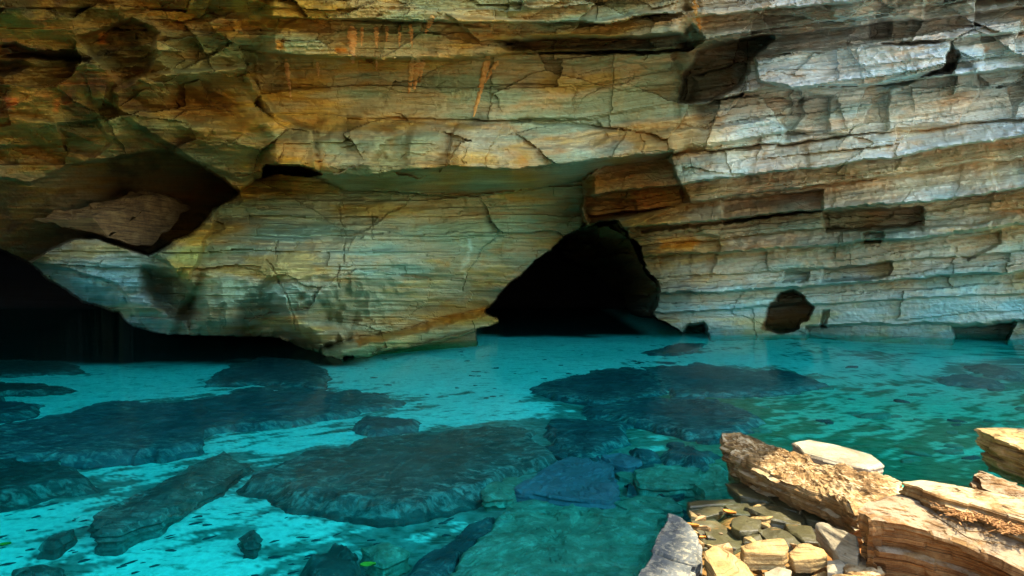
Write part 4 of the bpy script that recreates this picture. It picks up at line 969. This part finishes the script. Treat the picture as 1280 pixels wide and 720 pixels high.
def straw():
    """dry leaf litter heaped at the foot of the long slab: nobody could count it"""
    r = np.random.RandomState(77); v = []; f = []
    for k in range(700):
        px = r.uniform(1165, 1290); py = 634 + (px - 1180) * .27 + r.normal(0, 4) + 3 * math.sin(px / 9)
        x, y, z = at_z(px, py, .47 + r.uniform(0, .03))
        L = r.uniform(.006, .028); a = r.uniform(0, math.pi); w_ = r.uniform(.001, .0035); e = r.uniform(-.4, .4)
        dx, dy = math.cos(a) * L, math.sin(a) * L; nx, ny = -math.sin(a) * w_, math.cos(a) * w_
        b0 = len(v); dz = e * L
        for s_, hz in ((-1, 0), (1, 0), (-1, .003), (1, .003)):
            v.append((x - dx + s_ * nx, y - dy + s_ * ny, z - dz + hz)); v.append((x + dx + s_ * nx, y + dy + s_ * ny, z + dz + hz))
        f += [(b0, b0 + 2, b0 + 3, b0 + 1), (b0 + 4, b0 + 5, b0 + 7, b0 + 6), (b0, b0 + 1, b0 + 5, b0 + 4), (b0 + 2, b0 + 6, b0 + 7, b0 + 3), (b0, b0 + 4, b0 + 6, b0 + 2), (b0 + 1, b0 + 3, b0 + 7, b0 + 5)]
    o = make_obj('leaf_litter', v, f, M['straw'])
    tag(o, 'dry orange leaf litter heaped along the long ochre slab', 'litter', kind='stuff')
M['straw'] = mat_plain('dry_straw', (.22, .09, .02), (.46, .25, .09), 30)
straw()

# ------------------------------------------------------------------ wedged slab in the left cave
def cave_slab():
    q = {k: np.array(at_depth(*p)) for k, p in dict(A=(38, 273, 11.4), T1=(75, 261, 12.0), T2=(115, 251, 12.6), T3=(150, 243, 13.2), T4=(180, 236, 13.8), E=(197, 243, 13.5),
        R=(116, 274, 11.2), Bt=(136, 298, 11.6), Bl=(88, 287, 11.5), Cn=(125, 258, 12.1)).items()}
    v = []; f = []
    def tri(a, b, c, k=22):
        ids = {}
        for i in range(k + 1):
            for j in range(k + 1 - i):
                ids[i, j] = len(v); v.append(a * (1 - (i + j) / k) + b * (i / k) + c * (j / k))
        for i in range(k):
            for j in range(k - i):
                f.append((ids[i, j], ids[i + 1, j], ids[i, j + 1]))
                if i + j < k - 1: f.append((ids[i + 1, j], ids[i + 1, j + 1], ids[i, j + 1]))
    rim = ['A', 'T1', 'T2', 'T3', 'T4', 'E', 'R']
    for i in range(len(rim)): tri(q['Cn'], q[rim[(i + 1) % len(rim)]], q[rim[i]])
    tri(q['A'], q['Bl'], q['R']); tri(q['Bl'], q['Bt'], q['R']); tri(q['R'], q['Bt'], q['E'])
    deep = np.array([0, 1.4, -.1]); lower = ['A', 'Bl', 'Bt', 'E', 'T4', 'T3', 'T2', 'T1']
    for i in range(len(lower)):
        a_, b_ = q[lower[i]], q[lower[(i + 1) % len(lower)]]
        tri(a_, b_, b_ + deep, 8); tri(a_, b_ + deep, a_ + deep, 8)
    v = np.array(v)
    d = .10 * np.round(3 * fbm((v[:, 0] + .4 * v[:, 2]) / .8, (v[:, 2] - .45 * v[:, 0]) / .28, v[:, 1] / .9, seed=135, octaves=3)) / 1.5 + .10 * fbm(v[:, 0] / .9, v[:, 2] / .5, v[:, 1] / .9, seed=133, octaves=4) + .09 * fbm((v[:, 0] + v[:, 2]) / .5, (v[:, 2] - .45 * v[:, 0]) / .07, v[:, 1] / .9, seed=131, octaves=4)
    v = v + d[:, None] * np.array([.2, -.8, .5])
    o = make_obj('wedged_slab', v, f, M['caveslab'], loc=tuple(map(float, (v[:, 0].mean(), v[:, 1].mean(), v[:, 2].min()))))
    tag(o, 'big tilted slab wedged under the roof of the upper left cave', 'rock')
M['caveslab'] = mat_rock('tan_cave_stone', ((.10, .055, .018), (.19, .115, .038), (.27, .175, .065)), (0, .5, 0), (1.5, 1.5, 22), lam_mul=.7, bump=1.0, lines=.8, bdist=.05)
cave_slab()

# ------------------------------------------------------------------ leaves
def leaf(px, py, z, size, ang, mat, label, w=.45):
    x, y, _ = at_z(px, py, z); n = 14; v = []; f = []
    for i in range(n + 1):
        t = i / n; ww = w * math.sin(math.pi * t ** .8) * size * .5
        for s in (-1, -.5, 0, .5, 1):
            v.append(((t - .5) * size, s * ww, .02 * size * abs(s) * 4 + .15 * size * (t - .5) ** 2 - (.01 if s == 0 else 0)))
    for i in range(n):
        for j in range(4): f.append((i * 5 + j, (i + 1) * 5 + j, (i + 1) * 5 + j + 1, i * 5 + j + 1))
    ca, sa = math.cos(ang), math.sin(ang)
    v2 = [(x + a * ca - b * sa, y + a * sa + b * ca, z + c) for a, b, c in v]
    o = make_obj('leaf', v2, f, M[mat], loc=(x, y, z), smooth=True)
    sm = o.modifiers.new('thickness', 'SOLIDIFY'); sm.thickness = .002
    return tag(o, label, 'leaf')
leaf(460, 706, at_floor(460, 706, .26), .12, .2, 'leaf', 'bright green leaf lying on a stone at the bottom of the pool', .7)
leaf(6, 680, at_floor(6, 680, .04), .09, .6, 'leaf', 'yellow green leaf on the sand at the left edge', .6)
leaf(912, 640, .07, .10, -.6, 'deadleaf', 'orange dead leaf on the olive stones', .5)
leaf(866, 656, .06, .09, -.4, 'deadleaf', 'red orange dead leaf beside the grey lichen slab', .35)
leaf(878, 671, .07, .05, .1, 'deadleaf', 'tiny tan leaf beside the grey lichen slab', .4)

# ------------------------------------------------------------------ camera, sky, sun
cam = bpy.data.cameras.new('camera'); co = bpy.data.objects.new('camera', cam); COL.objects.link(co)
co.location = (0, 0, CAM_Z); co.rotation_euler = (math.radians(90), 0, 0)
cam.sensor_width = 36; cam.lens = F / 1280 * 36; cam.shift_y = -(360 - HOR) / 1280
cam.clip_start = .05; cam.clip_end = 500
SC.camera = co

sun_dir = np.array([.50, -.07, .86]); sun_dir /= np.linalg.norm(sun_dir)
w = bpy.data.worlds.new('World'); SC.world = w; w.use_nodes = True
nt = w.node_tree; bg = nt.nodes['Background']
sky = nt.nodes.new('ShaderNodeTexSky'); sky.sky_type = 'NISHITA'; sky.sun_disc = False
sky.sun_elevation = math.asin(sun_dir[2]); sky.sun_rotation = math.atan2(sun_dir[0], sun_dir[1])
nt.links.new(sky.outputs[0], bg.inputs[0]); bg.inputs[1].default_value = .15
sl_ = bpy.data.lights.new('sun', 'SUN'); sl_.energy = 2.0; sl_.angle = math.radians(.5); sl_.color = (1, .90, .74)
so = bpy.data.objects.new('sun', sl_); COL.objects.link(so)
from mathutils import Vector
so.rotation_euler = Vector(tuple(-sun_dir)).to_track_quat('-Z', 'Y').to_euler()
so.location = tuple(sun_dir * 30)

SC.view_settings.view_transform = 'Standard'; SC.view_settings.look = 'None'; SC.view_settings.gamma = 1
SC.view_settings.exposure = 3.0
SC.render.engine = 'CYCLES'
SC.cycles.use_denoising = True
SC.cycles.max_bounces = 8; SC.cycles.diffuse_bounces = 5; SC.cycles.transparent_max_bounces = 16
